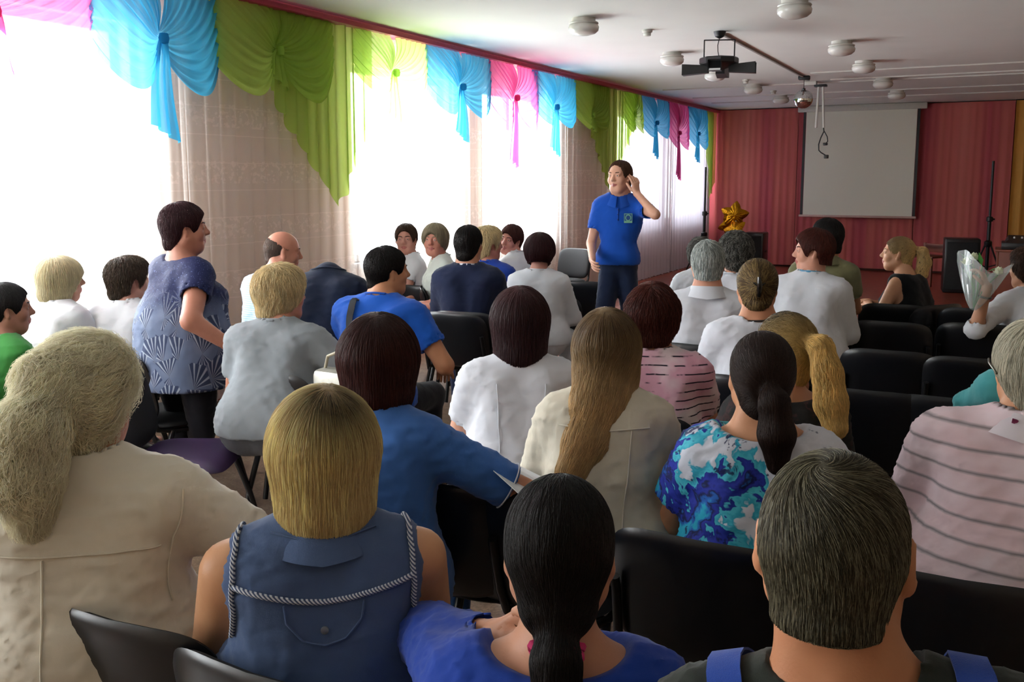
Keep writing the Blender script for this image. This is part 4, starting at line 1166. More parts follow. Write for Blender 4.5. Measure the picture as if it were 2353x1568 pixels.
# ------------------------------------------------------------------ stackable visitor chairs
m_ch_fab = plain('black_chair_fabric', '0d0d11', .8, bump=.3, bs=900, bd=.001)
m_ch_pl = plain('black_chair_shell', '0e0f14', .32)
m_ch_fr = plain('black_chair_frame', '0b0b0d', .35)
def pad(w, h, t_front, t_back, nexp=4.5, bend=.03, nr=7, ns=44):
    """rounded pad in local x (width), z (height); front +y, back -y; curved around the sitter"""
    V = []; F_ = []
    for side, tt in ((1, t_front), (-1, t_back)):
        b = len(V); V.append((0, side*tt, 0))
        for r in range(1, nr+1):
            f = sin(r/nr*pi/2)
            for i in range(ns):
                a = 2*pi*i/ns; c, s = cos(a), sin(a)
                x = w/2*f*np.sign(c)*abs(c)**(2/nexp); z = h/2*f*np.sign(s)*abs(s)**(2/nexp)
                V.append((x, side*tt*(1-f**5)**.6, z))
        for i in range(ns):
            k = (i+1) % ns; q = (b, b+1+k, b+1+i); F_.append(q if side > 0 else q[::-1])
            for r in range(1, nr):
                q = (b+1+(r-1)*ns+i, b+1+(r-1)*ns+k, b+1+r*ns+k, b+1+r*ns+i); F_.append(q[::-1] if side < 0 else q)
    V = [(x, y+bend*(abs(x)/(w/2))**2, z) for x, y, z in V]
    return V, F_
def xf(V, R, t): return (np.asarray(V) @ R.T + np.array(t))
def chair_proto():
    t = empty('chair', (0, 0, 0))
    V, F_ = pad(.47, .42, .030, .022, 5, 0.0); R = np.array([[1,0,0],[0,0,1],[0,1,0]], float)   # pad lying down: local z -> y, y -> z
    V = np.array(V); V2 = np.stack([V[:, 0], V[:, 2]+.03, V[:, 1]+.435 - .02*np.clip((V[:, 2]-.1)/.11, 0, 1)**2], 1)
    m = MB(); m.add(V2, [f[::-1] for f in F_]); m.build('seat', m_ch_fab, t)
    V, F_ = pad(.45, .345, .030, .006, 4.2, .035); a = radians(-12)
    Rb = np.array([[1,0,0],[0,cos(a),sin(a)],[0,-sin(a),cos(a)]]); Rb = rotm(0, a, 0)
    m = MB(); m.add(xf(V, Rb, (0, -.235, .622)), F_); b = m.build('backrest', m_ch_fab, t)
    V, F_ = pad(.466, .362, .004, .020, 4.2, .035)
    m = MB(); m.add(xf(V, Rb, (0, -.243, .622)), F_); m.build('back_shell', m_ch_pl, b)
    for s in (-1, 1):
        x = s*.235
        MB().tube([(x, -.235, .012), (x, -.20, .20), (x*.98, -.12, .415)], .0135, 10).build('leg', m_ch_fr, t)
        MB().tube([(x, .27, .012), (x, .22, .20), (x*.98, .14, .415)], .0135, 10).build('leg', m_ch_fr, t)
        MB().tube([(x*.96, .20, .41), (x*.96, -.10, .41), (x*.94, -.19, .43), (x*.90, -.215, .50), (x*.88, -.245, .62), (x*.88, -.258, .66)], .0125, 10).build('back_upright', m_ch_fr, t)
    MB().tube([(-.23, -.10, .408), (.23, -.10, .408)], .0115, 8).build('crossbar', m_ch_fr, t)
    MB().tube([(-.23, .15, .408), (.23, .15, .408)], .0115, 8).build('crossbar', m_ch_fr, t)
    return t
CH0 = chair_proto(); CHN = [0]
def chair(x, y, yaw, label, group='black upholstered stacking chairs'):
    o = CH0 if CHN[0] == 0 else copy_tree(CH0)
    CHN[0] += 1; o.location = (float(x), float(y), 0); o.rotation_euler = (0, 0, yaw); tag(o, label, 'chair', group); return o
def chair_at(px, py, yaw, label, **k):
    """px,py: middle of the top edge of the back in the photograph, height .80 m"""
    p = at_plane(px, py, 2, .80); y = radians(yaw); bx, by = 0, -.28
    return chair(p[0]-(cos(y)*bx-sin(y)*by), p[1]-(sin(y)*bx+cos(y)*by), y, label, **k)
def chair_for(key, label, dyaw=0, dx=0, dy=0, ):
    i = PEOPLE[key]; r = i['root']; y = radians(dyaw); T = i['T']
    X, Y = r.location[0], r.location[1]; b_ = i['yaw']; bx = dx; by = .07+dy
    return chair(X+cos(y)*bx-sin(y)*by, Y+sin(y)*bx+cos(y)*by, y, label)
# empty chairs
for px_, py_, yw_, lb in ((2057, 699, 2, 'empty black chair in the front row behind the young ponytailed woman'),
    (2246, 709, 2, 'empty black chair in the front row beside the person holding flowers'),
    (2045, 739, 2, 'empty black chair in the second empty row, left of the gap'), (2252, 744, 2, 'empty black chair in the second empty row, towards the right edge'),
    (2043, 805, 2, 'empty black chair in the third empty row, left one'), (2245, 823, 2, 'empty black chair in the third empty row, beside the platinum-haired person'),
    (1995, 897, 2, 'empty black chair just right of the hanging blonde ponytail'), (2185, 914, 2, 'empty black chair directly in front of the pink-striped shirt'),
    (1335, 646, 6, 'empty black chair left of the speaking man, seen from behind'), (1060, 716, 5, 'empty black chair behind the man in the navy suit'),
    (962, 656, 3, 'empty black chair in front of the two women looking back'), (1262, 678, 3, 'black chair directly behind the maroon-haired woman'),
    (1600, 772, 2, 'empty black chair between the silver-haired man and the striped top'),
    (1160, 1128, 0, 'black chair right of the blue scrubs with papers above its edge'), (965, 1106, 4, 'black chair directly behind the blue scrubs'), (1600, 1240, 0, 'large black chair back below the splash-print top, rim catching the light'),
    (2215, 1332, 3, 'black chair back under the pink-striped shirt at the lower right'), (1190, 934, 3, 'black chair under the white blouse of the maroon-bobbed woman'),
    (245, 1422, 4, 'black chair under the cream blouse at the lower left'), (612, 852, -6, 'black chair behind the grey T-shirt, touched by the standing woman'),
    (265, 806, -16, 'black chair behind the brown-haired woman in a white coat'), (110, 770, -16, 'black chair behind the pale-bobbed woman by the window'), (1888, 728, 2, 'black chair behind the white jacket with the blue collar'),
    ):
    chair_at(px_, py_, yw_, lb)
# chair seen from the front, and the chair whose purple seat sheen is painted into the fabric colour
p = at_plane(1322, 570, 2, .80); chair(p[0]-.02, p[1]-.30, radians(168), 'empty black chair facing the camera left of the speaking man')
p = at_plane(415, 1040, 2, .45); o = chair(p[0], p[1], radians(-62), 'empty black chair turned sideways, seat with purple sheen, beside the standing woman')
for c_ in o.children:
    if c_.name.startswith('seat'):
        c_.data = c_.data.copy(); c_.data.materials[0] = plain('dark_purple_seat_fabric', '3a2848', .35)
# ------------------------------------------------------------------ the people
WHITE = cloth('white_cotton', 'd2d4da', 'c0c2ca'); COAT = cloth('white_coat_cotton', 'd8dade', 'c8cad0'); CREAM = cloth('cream_linen', 'ded8ca', 'cdc6b6', wr=.7)
GREYT = cloth('grey_jersey', '8e9499', '7c8288'); NAVY = cloth('navy_suit_wool', '16203f', '111a34'); DKNAVY = cloth('dark_navy_knit', '1b2740', '161f33')
BLUET = cloth('bright_blue_jersey', '1256b8', '0e4aa4', wr=.6); SCRUB = cloth('mid_blue_scrub_cotton', '3e6cb0', '3560a2', wr=.6); ROYAL = cloth('royal_blue_cloth', '1a3f9e', '15368c')
GREEN = cloth('leaf_green_cotton', '3d8a40', '347a38'); KHAKI = cloth('khaki_cotton', '7c7a58', '6c6a4a'); DKGREEN = cloth('dark_olive_jersey', '20261f', '191e19'); BLACK = cloth('black_cloth', '0c0c0f', '08080a')
JEANS = cloth('dark_blue_denim', '1a2744', '141f38'); TEAL = cloth('turquoise_cloth', '58aeb2', '469ca0')
hB = hairmat('ash_blond', 'dcc89c', var=.3); hBdk = hairmat('blond_dark_roots', 'f2cc90', roots='2c1e12', var=.5); hBl = hairmat('pale_blond', 'cfc3a0', var=.25)
hUp = hairmat('fluffy_straw_blond', 'fbf0d4', var=.2); hBr = hairmat('dark_brown', '2e1e18', var=.5); hBr2 = hairmat('mid_brown', '4a3428', var=.4); hMar = hairmat('maroon', '36161a', var=.5)
hMar2 = hairmat('red_brown', '44201c', roots='2a1410', var=.5); hBk = hairmat('near_black', '17110f', var=.5); hGr = hairmat('silver_grey', '9aa09c', grey='c8ccc8', var=.35); hGd = hairmat('dark_grey', '46443f', grey='77756e', var=.35)
hMan = hairmat('grey_brown', '4d4636', grey='7e7862', var=.45, rough=.38); hLong = hairmat('honey_blond', 'c4a270', roots='3c2818', var=.4); hPl = hairmat('platinum', 'd6cfba', grey='8f8a78', var=.25)
hMarBr = hairmat('short_auburn', '52241c', var=.5); hTw = hairmat('brown_with_blond', '58442c', grey='8e764a', var=.4)
# ---- patterned cloths
def mat_tunic():
    t = NT('navy_tunic_with_fans'); x, y, z = t.xyz()
    vo = t.n('ShaderNodeTexVoronoi', i_Scale=9.0, i_Randomness=.8); v = t.map((1, 1, .85)); t.l(v, vo.inputs['Vector'])
    sub = t.n('ShaderNodeVectorMath', operation='SUBTRACT'); t.l(v, sub.inputs[0]); t.l(vo.outputs['Position'], sub.inputs[1])
    # cell-centre offsets are in the scaled space of the texture; direction is what matters
    s = t.n('ShaderNodeSeparateXYZ'); t.l(sub.outputs[0], s.inputs[0])
    hx = t.math('ADD', s.outputs[0], s.outputs[1]); ang = t.math('ARCTAN2', t.math('ADD', s.outputs[2], .03), hx)
    stripe = t.math('SINE', t.math('MULTIPLY', ang, 18.0))
    sf = t.ramp(stripe, [(.30, '2a3658'), (.75, 'a4aebe')])
    far = t.ramp(vo.outputs['Distance'], [(.05, '8d9ab4'), (.45, '5c6a8a')])
    th = t.math('SUBTRACT', t.math('MULTIPLY', t.xyz(vo.outputs['Color'])[0], 3.2), 1.6+1.57-1.57)
    dl = t.math('ABSOLUTE', t.math('SUBTRACT', t.math('ABSOLUTE', ang), t.math('ADD', 1.57, t.math('MULTIPLY', th, .5))))
    msk = t.math('LESS_THAN', dl, .85)
    fan = t.mix(t.math('MULTIPLY', msk, .85), t.mix(.5, far, '6c7890'), sf)
    g = t.ramp(t.math('ADD', z, t.math('MULTIPLY', t.noise(12, 3), .12)), [(.0, (0,0,0)), (1.0, (1,1,1))])
    zz = t.math('MULTIPLY', t.math('SUBTRACT', t.math('ADD', z, t.math('MULTIPLY', t.noise(14, 3), .10)), 1.02), 8.0)
    up = t.n('ShaderNodeClamp', i_Value=zz).outputs[0]
    spk = t.ramp(t.noise(160, 1), [(.66, '141c48'), (.74, '5c6a9c')])
    lowf = t.n('ShaderNodeClamp', i_Value=t.math('MULTIPLY', t.math('SUBTRACT', .665, t.math('ADD', z, t.math('MULTIPLY', t.noise(9, 2), .08))), 30.0)).outputs[0]
    c = t.mix(up, fan, spk); c = t.mix(lowf, c, '10142c')
    t.base(c); t.set(Roughness=.75, Specular_IOR_Level=.3); t.bump(t.noise(14, 3), .5, .012); return t.m
def mat_check():
    t = NT('light_blue_check'); x, y, z = t.xyz(); u = t.math('ADD', x, t.math('MULTIPLY', y, .6))
    f = lambda a: t.math('GREATER_THAN', t.math('SINE', t.math('MULTIPLY', a, 520.0)), .45)
    g = t.math('ADD', t.math('MULTIPLY', f(u), .5), t.math('MULTIPLY', f(z), .5))
    t.base(t.mix(g, 'bcd4e6', '6c9cc4')); t.set(Roughness=.85); t.bump(t.noise(14, 3), .5, .012); return t.m
def mat_tiedye():
    t = NT('blue_white_splash_print'); v = t.obj(); w = t.noise(7, 3, v, .5, 1)
    m = t.n('ShaderNodeVectorMath', operation='MULTIPLY_ADD'); t.l(w, m.inputs[0]); m.inputs[1].default_value = (.16, .16, .16); t.l(v, m.inputs[2])
    n1 = t.noise(9, 4, m.outputs[0], .55); x, y, z = t.xyz(v)
    bias = t.math('MULTIPLY', t.math('SUBTRACT', .84, z), .55); bias2 = t.math('MULTIPLY', t.math('SUBTRACT', t.math('MULTIPLY', x, -1.0), .0), .85)
    f = t.math('ADD', t.math('ADD', n1, bias), bias2)
    c = t.ramp(f, [(.0, 'd0d2dc'), (.505, 'c8ccd8'), (.53, '2a9cb8'), (.585, '4ab8cc'), (.60, '1a2c8c'), (.66, '2434a4'), (.72, '10184c'), (.76, '1a5ab0'), (.82, '20a0c0')], 'EASE')
    sp = t.ramp(t.noise(16, 4, m.outputs[0], .7), [(.60, (0,0,0)), (.63, (1,1,1))])
    c = t.mix(t.math('MULTIPLY', sp, .9), c, '141c50')
    t.base(c); t.set(Roughness=.7, Specular_IOR_Level=.3); t.bump(t.noise(14, 3), .4, .012); return t.m
def mat_stripes(name, base, stripe, pitch, width, warp=.004, base2=None, broken=False, soft=.15, tilt=0.0):
    t = NT(name); x, y, z = t.xyz()
    q = t.math('ADD', t.math('ADD', z, t.math('MULTIPLY', t.noise(7, 2), warp)), t.math('MULTIPLY', x, tilt))
    fr = t.math('FRACT', t.math('DIVIDE', q, pitch)); d = t.math('ABSOLUTE', t.math('SUBTRACT', fr, .5))
    f = t.ramp(t.math('MULTIPLY', d, 2.0), [(max(0, width-soft), (1,1,1)), (width+soft, (0,0,0))])
    if broken: f = t.math('MULTIPLY', f, t.ramp(t.noise(22, 2, t.map((1, 1, .2))), [(.42, (0,0,0)), (.5, (1,1,1))]))
    b = t.mix(t.ramp(t.noise(6, 3), [(.4, (0,0,0)), (.6, (1,1,1))]), base, base2 or base)
    t.base(t.mix(f, b, stripe)); t.set(Roughness=.85, Specular_IOR_Level=.2); t.bump(t.noise(13, 3), .45, .012); return t.m
TUNIC = mat_tunic(); CHECK = mat_check(); DYE = mat_tiedye()
STR1 = mat_stripes('pink_white_dark_stripe', 'e0d4d6', '2c2430', .030, .16, .01, 'd8a4b8', True, .05)
STR2 = mat_stripes('pale_pink_grey_stripe', 'dccad0', '8c8488', .052, .14, .006, 'd6bcc2', False, .12, .05)
DENIM = cloth('blue_grey_chambray', '4c5f84', '43567a', weave=.5, wr=.6); 
LACE = NT('black_floral_cloth'); LACE.base(LACE.ramp(LACE.noise(26, 3), [(.52, '0a090b'), (.60, '3a1c1c'), (.66, '0c0a0c')])); LACE.set(Roughness=.8); LACE = LACE.m

P = person
# --- front right: man with grey hair, seen from behind, nearest to the camera
i = P('man34', 'man with grey-brown hair, dark olive shirt and blue shoulder straps, nearest at bottom right', 1925, 1030, 1.10, 0, -3, fem=False, fat=.28, lean=4, W=0.198, hsz=1.09, ear=1.3,
      shirt=DKGREEN, sleeve='half', neck='wide2', neckr=.020, roll=-9, hr=0, skin='b07a58', hair='short', hairc=hMan, hp=6, trousers=JEANS,
      ho=dict(grow=.001, L=.05, swirl=1.2, crown=(-.012,-.055,.118), n=26000, nape=-.066, lift=.003, thick=.8))
mb_ = cloth('blue_strap_webbing', '23479c', '1c3c8c', weave=1.0)
for s, xo in ((-1, -.022), (1, .022)):
    sheet_on(i, [(s*.105+xo, .10, .38), (s*.105+xo, .03, .455), (s*.108+xo, -.04, .455), (s*.112+xo, -.14, .36), (s*.116+xo, -.16, .22), (s*.118+xo, -.15, .05)], .042, mb_, 'shoulder_strap')
# --- bottom middle: black-haired woman with pink scrunchie
i = P('dark33', 'woman with black ponytail and pink scrunchie in royal blue, hand at her neck', 1287, 1102, 1.42, -2, -2, fat=.12, lean=5, W=0.163, hp=10,
      shirt=ROYAL, sleeve='long', neck='wide', skin='b8876c', hair='pony', hairc=hBk, hl=('px', 1140, 1462, 1.50), pl=(-1, .2, -.7), hdl=(.7, -.35, .55), pnl=(.3, -1, 0), trousers=BLACK,
      ho=dict(tie=(0,-.075,-.100), tail=[(0,-.070,-.085),(.0,-.088,-.13),(.005,-.10,-.22),(.01,-.09,-.34)], tr=[.026,.034,.040,.030], grow=.004, nape=-.115, n=15000, lift=.002))
# --- bottom left-centre: blonde bob, sleeveless denim shirt
i = P('denim', 'woman with dark-rooted blonde bob in a sleeveless blue-grey denim shirt with braided trim', 740, 903, 1.72, -2, 3, fat=.42, lean=6, W=0.180, roll=0, hsz=1.02, shirt=DENIM, sleeve='none', collar=1, skin='c99872', cross=1,
      hr_=(.02, .34, .72), pr=(1, -.5, -.6), hair='bob', hairc=hBdk, trousers=JEANS, ho=dict(len=.125, grow=.006, crown=(.01,-.03,.13), crown_r=.125, root_c=(.02,-.07,.12), n=24000, bangs=1, curl=.03, L=.14))
tm_ = NT('striped_braid'); xx = tm_.math('SINE', tm_.math('MULTIPLY', tm_.math('ADD', tm_.xyz()[0], tm_.xyz()[2]), 900.0)); tm_.base(tm_.ramp(tm_.math('ADD', tm_.math('MULTIPLY', xx, .5), .5), [(.4, '39486a'), (.6, 'c8ccd4')])); tm_.set(Roughness=.8); tm_ = tm_.m
seam(i, [(-.185,-.13,.350), (-.08,-.19,.334), (0,-.2,.330), (.08,-.19,.334), (.185,-.13,.350)], tm_, .0052, 'braid_trim', .002, 10)
for s in (-1, 1):
    seam(i, [(s*.152,.0,.44), (s*.160,-.07,.41), (s*.164,-.10,.36), (s*.166,-.10,.30), (s*.172,-.08,.25)], tm_, .0052, 'braid_trim', .002, 10)
seam(i, [(-.07,-.2,.324), (-.068,-.2,.295), (-.035,-.2,.265), (0,-.2,.256), (.035,-.2,.265), (.068,-.2,.295), (.07,-.2,.324)], DENIM, .0022, 'back_tab', .002, 8)
p_ = on_shirt(i, [(0,-.2,.282), (.0,-.2,.281)], .004)[0]; MB().lathe([(.001,-.003),(.007,-.002),(.007,.002),(.001,.003)], p_, 16, 'y').build('button', plain('metal_button', '9aa0a8', .4, .6), i['shirt'])
seam(i, [(-.10,-.08,.445), (0,-.16,.425), (.10,-.08,.445)], DENIM, .0022, 'collar_seam', .002, 8)
# --- left: fluffy blonde, cream blouse
i = P('updo28', 'woman with fluffy straw-blonde ponytail in a loose cream blouse at the left edge', 185, 790, 1.90, -14, -24, fat=.50, lean=8, W=0.189, hsz=1.05, shirt=CREAM, sleeve='three', collar='band', skin='c9957a', loose=.022, wr=.007,
      hr_=(.46, .30, .80), pr=(.6, -.5, -.6), hair='updo', hairc=hUp, trousers=DKNAVY,
      ho=dict(grow=.020, tie=(-.025,-.135,.03), tail=[(-.025,-.125,.03),(-.040,-.170,-.02),(-.050,-.180,-.10),(-.045,-.165,-.20)], tr=[.045,.060,.062,.030], buns=[((-.03,-.10,.06),(.060,.050,.060)), ((.045,-.02,.085),(.05,.06,.05))], rough=.012, curl=.30, lift=.020, free=-.10, thick=.9, n=26000, nape=-.10, hairline=.01))
sm_ = cloth('cream_seam', 'd6cfbf', 'c6bfae')
seam(i, [(-.17,-.16,.33), (-.08,-.2,.335), (.02,-.2,.335), (.12,-.19,.33), (.19,-.15,.32)], sm_, .0022)
seam(i, [(-.05,-.2,.33), (-.05,-.2,.20), (-.05,-.2,.06)], sm_, .0022); seam(i, [(.19,-.06,.42), (.20,-.12,.33), (.21,-.12,.22)], sm_, .0022)
# --- blue scrubs, dark red bob
i = P('scrub26', 'woman with dark red-brown bob in mid-blue scrubs, arm resting towards a white paper sheet', 868, 736, 2.46, -18, -6, fat=.18, lean=14, W=0.167, shirt=SCRUB, sleeve='elbow', neck='v', neckr=.022, skin='bd8468', loose=.016,
      hr_=('px', 1115, 1086, 2.68), pr=(1, -.3, -.35), hl=('px', 915, 1225, 2.12), pl=(-.6, -.7, .1), hair='bob', hairc=hMar2, trousers=SCRUB, ho=dict(len=.10, grow=.010, crown_r=.12, n=13000))
S_, E_, W_ = i['arms'][1]; e_ = S_+(E_-S_)*.84; ax = nrm(E_-S_); a1 = nrm(np.cross(ax, (0,0,1))); a2 = np.cross(ax, a1)
MB().tube(i['SF'].project(np.array([e_+.06*(cos(a)*a1+sin(a)*a2) for a in np.linspace(0, 2*pi, 33)]), .001, 6), .0022, 6, False).build('white_piping', WHITE, i['shirt'])
# --- long hair
LT_ = [(0,-.060,-.06),(-.018,-.125,-.15),(-.050,-.175,-.24),(-.085,-.200,-.32),(-.110,-.205,-.39)]
i = P('long25', 'young woman with very long straight honey-blonde hair over a beige blouse', 1395, 717, 2.72, -2, -2, lean=12, W=0.163, fat=.08, shirt=cloth('beige_crepe', 'cac3b2', 'bab29f', wr=.7), sleeve='three', loose=.018, wr=.0065, skin='c89a80',
      hair='long', hairc=hLong, trousers=cloth('beige_trousers', '9a927e'), ho=dict(grow=.004, tail=LT_, tr=[.085,.076,.058,.038,.018], n=20000, crown_r=.30, L=.26, tailr=.13))
seam(i, [(-.15,-.15,.36), (0,-.19,.35), (.15,-.15,.36)], sm_, .002); seam(i, [(.085,-.17,.35), (.075,-.18,.2), (.06,-.18,.06)], sm_, .002)
# --- tie dye
i = P('dye29', 'woman with brown low ponytail in a blue, turquoise and white splash-print top', 1755, 768, 2.42, 6, 4, lean=5, W=0.167, fat=.22, shirt=DYE, sleeve='half', neck='wide', neckr=.016, skin='c48f6c', loose=.014, flr=.02,
      hair='pony', hairc=hBr, trousers=BLACK, hp=4, ho=dict(tie=(.012,-.108,-.010), tail=[(.012,-.10,-.005),(.022,-.135,-.04),(.030,-.140,-.12),(.035,-.125,-.20)], tr=[.018,.036,.044,.026], grow=.004, n=13000, nape=-.10))
# --- blonde/dark ponytail in black
i = P('pony30', 'woman in a dark patterned top with a long blonde ponytail swinging right', 1815, 727, 2.98, 12, 42, lean=10, W=0.158, hr=6, shirt=LACE, sleeve='three', neck='wide', skin='b8876c', trousers=BLACK,
      hair='pony', hairc=hairmat('golden_ponytail', 'dcb870', roots='2a2420', var=.35), ho=dict(tie=(0,-.118,.055), tail=[(0,-.118,.055),(.0,-.165,.045),(.0,-.205,-.03),(.0,-.235,-.12),(.0,-.265,-.185)], tr=[.020,.032,.040,.044,.030], grow=.006, root_c=(0,.03,.12), crown_r=.21, rough=.004, curl=.12, lift=.008, n=13000))
# --- platinum hair, striped shirt, right edge
i = P('plat31', 'person with platinum hair and glasses in a pale pink shirt with grey stripes, right edge', 2388, 748, 2.28, 2, 22, lean=12, roll=6, W=0.189, fat=.42, shirt=STR2, sleeve='three', collar=1, collar_m=cloth('white_shirt_collar', 'd4ccd2'), skin='bb8a68', loose=.016,
      hair='short', hairc=hPl, trousers=BLACK, ho=dict(grow=.014, L=.08, n=9000, cover=1, lift=.01, curl=.15))
H = i['H']; g_ = MB(); g_.tube([H.p((-.098,-.03,.0)), H.p((-.100,.02,.018)), H.p((-.078,.085,.016))], .0028); g_.tube([H.p((.098,-.03,.0)), H.p((.100,.02,.018)), H.p((.078,.085,.016))], .0028)
for s in (-1, 1): g_.tube([H.p((s*(.034+.028*cos(a)), .098-.010*abs(cos(a)), .012+.020*sin(a))) for a in np.linspace(0, 2*pi, 17)], .002, 6)
g_.tube([H.p((-.008,.100,.016)), H.p((.008,.100,.016))], .0022); g_.build('glasses', plain('glasses_metal', '4a4638', .3, .7), i['root'])
lan = MB(); nb_ = i['nb']; lan.tube(on_shirt(i, [(-.09,.02,.44), (-.07,-.06,.455), (0,-.09,.46), (.07,-.06,.455), (.09,.02,.44)], .010, sub=6), .006, 6); lan.build('lanyard', plain('magenta_ribbon', '8c1c5c', .6), i['shirt'])
# --- maroon bob, white blouse
i = P('bob24', 'woman with straight dark maroon bob in a white blouse', 1195, 669, 3.30, 2, 2, lean=8, W=0.172, fat=.22, shirt=WHITE, sleeve='half', collar='band', skin='c99a84', hair='bob', hairc=hairmat('maroon_bob', '34191c', roots='4a2a2c', var=.45), ho=dict(len=.145, grow=.008, crown_r=.10, n=11000))
seam(i, [(-.09,-.18,.36), (-.09,-.18,.2), (-.08,-.18,.05)], WHITE, .002); seam(i, [(.09,-.18,.36), (.09,-.18,.2), (.08,-.18,.05)], WHITE, .002)
# --- stripes
i = P('str23', 'woman with short red-brown hair in a pink and white top with dark broken stripes', 1500, 660, 3.45, 0, -2, lean=8, W=0.172, fat=.30, shirt=STR1, sleeve='half', neck='crew', skin='c08a72', hair='fluffy', hairc=hMarBr, ho=dict(grow=.010, cover=1, n=9000, curl=.10, lift=.006, nape=-.078))
# --- necklace woman
i = P('neck22', 'woman with clipped-up brown hair and dark cord necklace in a white scoop-neck top', 1742, 600, 4.02, 12, 2, lean=6, W=0.176, fat=.28, shirt=WHITE, sleeve='half', neck='scoop', neckr=.03, skin='b98465', hair='updo', hairc=hTw, hp=4,
      ho=dict(grow=.008, tie=(0,-.12,.02), buns=[((0,-.105,.015),(.032,.026,.050))], n=7000, rough=.004))
m = MB(); m.tube(on_shirt(i, [(-.10,.03,.44), (-.08,-.05,.455), (0,-.085,.45), (.08,-.05,.455), (.10,.03,.44)], .006, sub=6), .0045, 6); m.build('cord_necklace', plain('dark_cord', '1c1210', .6), i['shirt'])
H = i['H']; c_ = MB(); c_.tube([H.p((.002,-.140,.055)), H.p((.006,-.146,.02)), H.p((.004,-.138,-.03))], [.007, .012, .006], 8); c_.tube([H.p((-.02,-.135,.03)), H.p((.004,-.15,.015)), H.p((.028,-.135,.03))], [.003, .006, .003], 6); c_.build('hair_clip', plain('dark_shiny_clip', '14100e', .12), i['root'])
# --- grey-haired man
P('grey16', 'silver-haired man in a white shirt seen from behind', 1628, 555, 4.75, 0, 0, fem=False, fat=.12, lean=5, W=0.180, shirt=WHITE, sleeve='long', collar=1, skin='c08c74', hair='short', hairc=hGr, ho=dict(grow=.004, L=.05, rough=.003, curl=.12, lift=.005, swirl=.6, nape=-.066))
P('curl17', 'woman with dark grey wavy hair in a white top, behind the silver-haired man', 1692, 539, 5.6, -10, 28, lean=10, W=0.163, shirt=WHITE, sleeve='half', neck='crew', skin='c2917a', hair='fluffy', hairc=hGd, ho=dict(grow=.016, cover=1, curl=.5, rough=.010))
P('hid17', 'person with short grey hair almost hidden behind the silver-haired man', 1611, 549, 6.8, 10, 10, lean=6, W=0.163, shirt=COAT, sleeve='half', skin='c2917a', hair='fluffy', hairc=hGd, ho=dict(grow=.006))
P('khaki18', 'dark-haired man in a khaki shirt behind the woman with short auburn hair', 1903, 505, 6.0, -6, 50, fem=False, lean=4, W=0.176, shirt=KHAKI, sleeve='half', collar=1, skin='a87858', hair='short', hairc=hBk, ho=dict(grow=.008, L=.06))
P('jack19', 'woman with short auburn hair looking left in a white jacket with blue collar', 1873, 532, 5.35, -8, 100, lean=10, W=0.176, fat=.38, shirt=COAT, sleeve='long', collar='band', collar_m=cloth('light_blue_collar', '5a96b8'), wr=.006, skin='c4907a', face=True, hair='short', hairc=hMarBr, ho=dict(grow=.016, n=7000, curl=.1, lift=.006, nape=-.066))
i = P('pony20', 'young woman with curly blonde ponytail in a black tank top looking left', 2072, 545, 6.3, 58, 92, lean=16, W=0.145, hp=-4, shirt=BLACK, sleeve='none', neck='wide', neckr=.03, skin='c89878', face=True, trousers=BLACK, bust=.8, hl=(-.10, .30, .74), hr_=(.02, .32, .74),
      hair='pony', hairc=hairmat('curly_blond_dark_roots', 'dcbc80', roots='5a4028', var=.4), ho=dict(tie=(0,-.118,.045), tail=[(0,-.112,.045),(0,-.155,.03),(0,-.175,-.04),(0,-.165,-.12),(0,-.15,-.16)], tr=[.02,.036,.044,.040,.018], n=5000, root_c=(0,.04,.08), crown_r=.16, curl=.25, rough=.006))
i = P('flow21', 'person in a white coat at the right edge holding wrapped flowers, glasses on', 2372, 572, 5.3, 32, 60, lean=10, W=0.167, fat=.2, shirt=COAT, sleeve='three', collar=1, skin='b98a6e', face=True, hair='fluffy', hairc=hBr2, hl=('px', 2268, 662, 5.1), pl=(-.3,.1,-1), hdl=(-.2, .3, 1), ho=dict(grow=.008, cover=1), trousers=COAT)
# --- middle group looking back / profile
P('back9', 'woman with cropped dark hair facing the camera in white, leftmost of the two looking back', 933, 517, 7.5, 100, 168, lean=6, W=0.154, shirt=COAT, sleeve='short', neck='crew', skin='b98878', face=True, hair='short', hairc=hBr2, ho=dict(grow=.010, n=3500, hairline=.012))
P('back10', 'woman with grey-blonde hair facing the camera in a pale green-white coat', 1000, 516, 7.0, 100, 160, lean=8, W=0.167, fat=.18, shirt=cloth('pale_green_white_coat', 'c6ccc4', 'b6bcb4'), sleeve='half', neck='v', skin='b87e6c', face=True, smile=1, hair='bob', hairc=hairmat('grey_blonde', '9a8f76', var=.3), ho=dict(len=.06, grow=.004, bangs=.6, n=3500))
P('suit11', 'dark-haired bearded man in a navy suit seen from behind', 1076, 520, 5.85, -8, -24, fem=False, lean=6, W=0.189, fat=.1, shirt=NAVY, shirt_name='jacket', sleeve='long', neckr=.016, collar='band', collar_h=.03, collar_m=WHITE, loose=.018, skin='ae7c62', trousers=NAVY, hair='short', hairc=hBk, ho=dict(grow=.004, n=5000, L=.05))
P('blue12', 'woman with short curly blonde hair in royal blue, right of the navy suit', 1118, 524, 6.6, -14, -70, lean=8, W=0.163, fat=.15, shirt=ROYAL, sleeve='half', neck='crew', skin='b98070', face=True, hair='fluffy', hairc=hB, ho=dict(grow=.012, curl=.2, rough=.008, n=3500))
P('lean13', 'woman with short brown fringe in a white coat leaning forward and looking back', 1180, 519, 7.5, 40, 148, lean=22, W=0.158, shirt=COAT, sleeve='half', neck='v', skin='b87e70', face=True, hair='short', hairc=hairmat('reddish_brown_short', '4a2620', var=.4), hr=-10, ho=dict(grow=.008, n=3500, hairline=-.004))
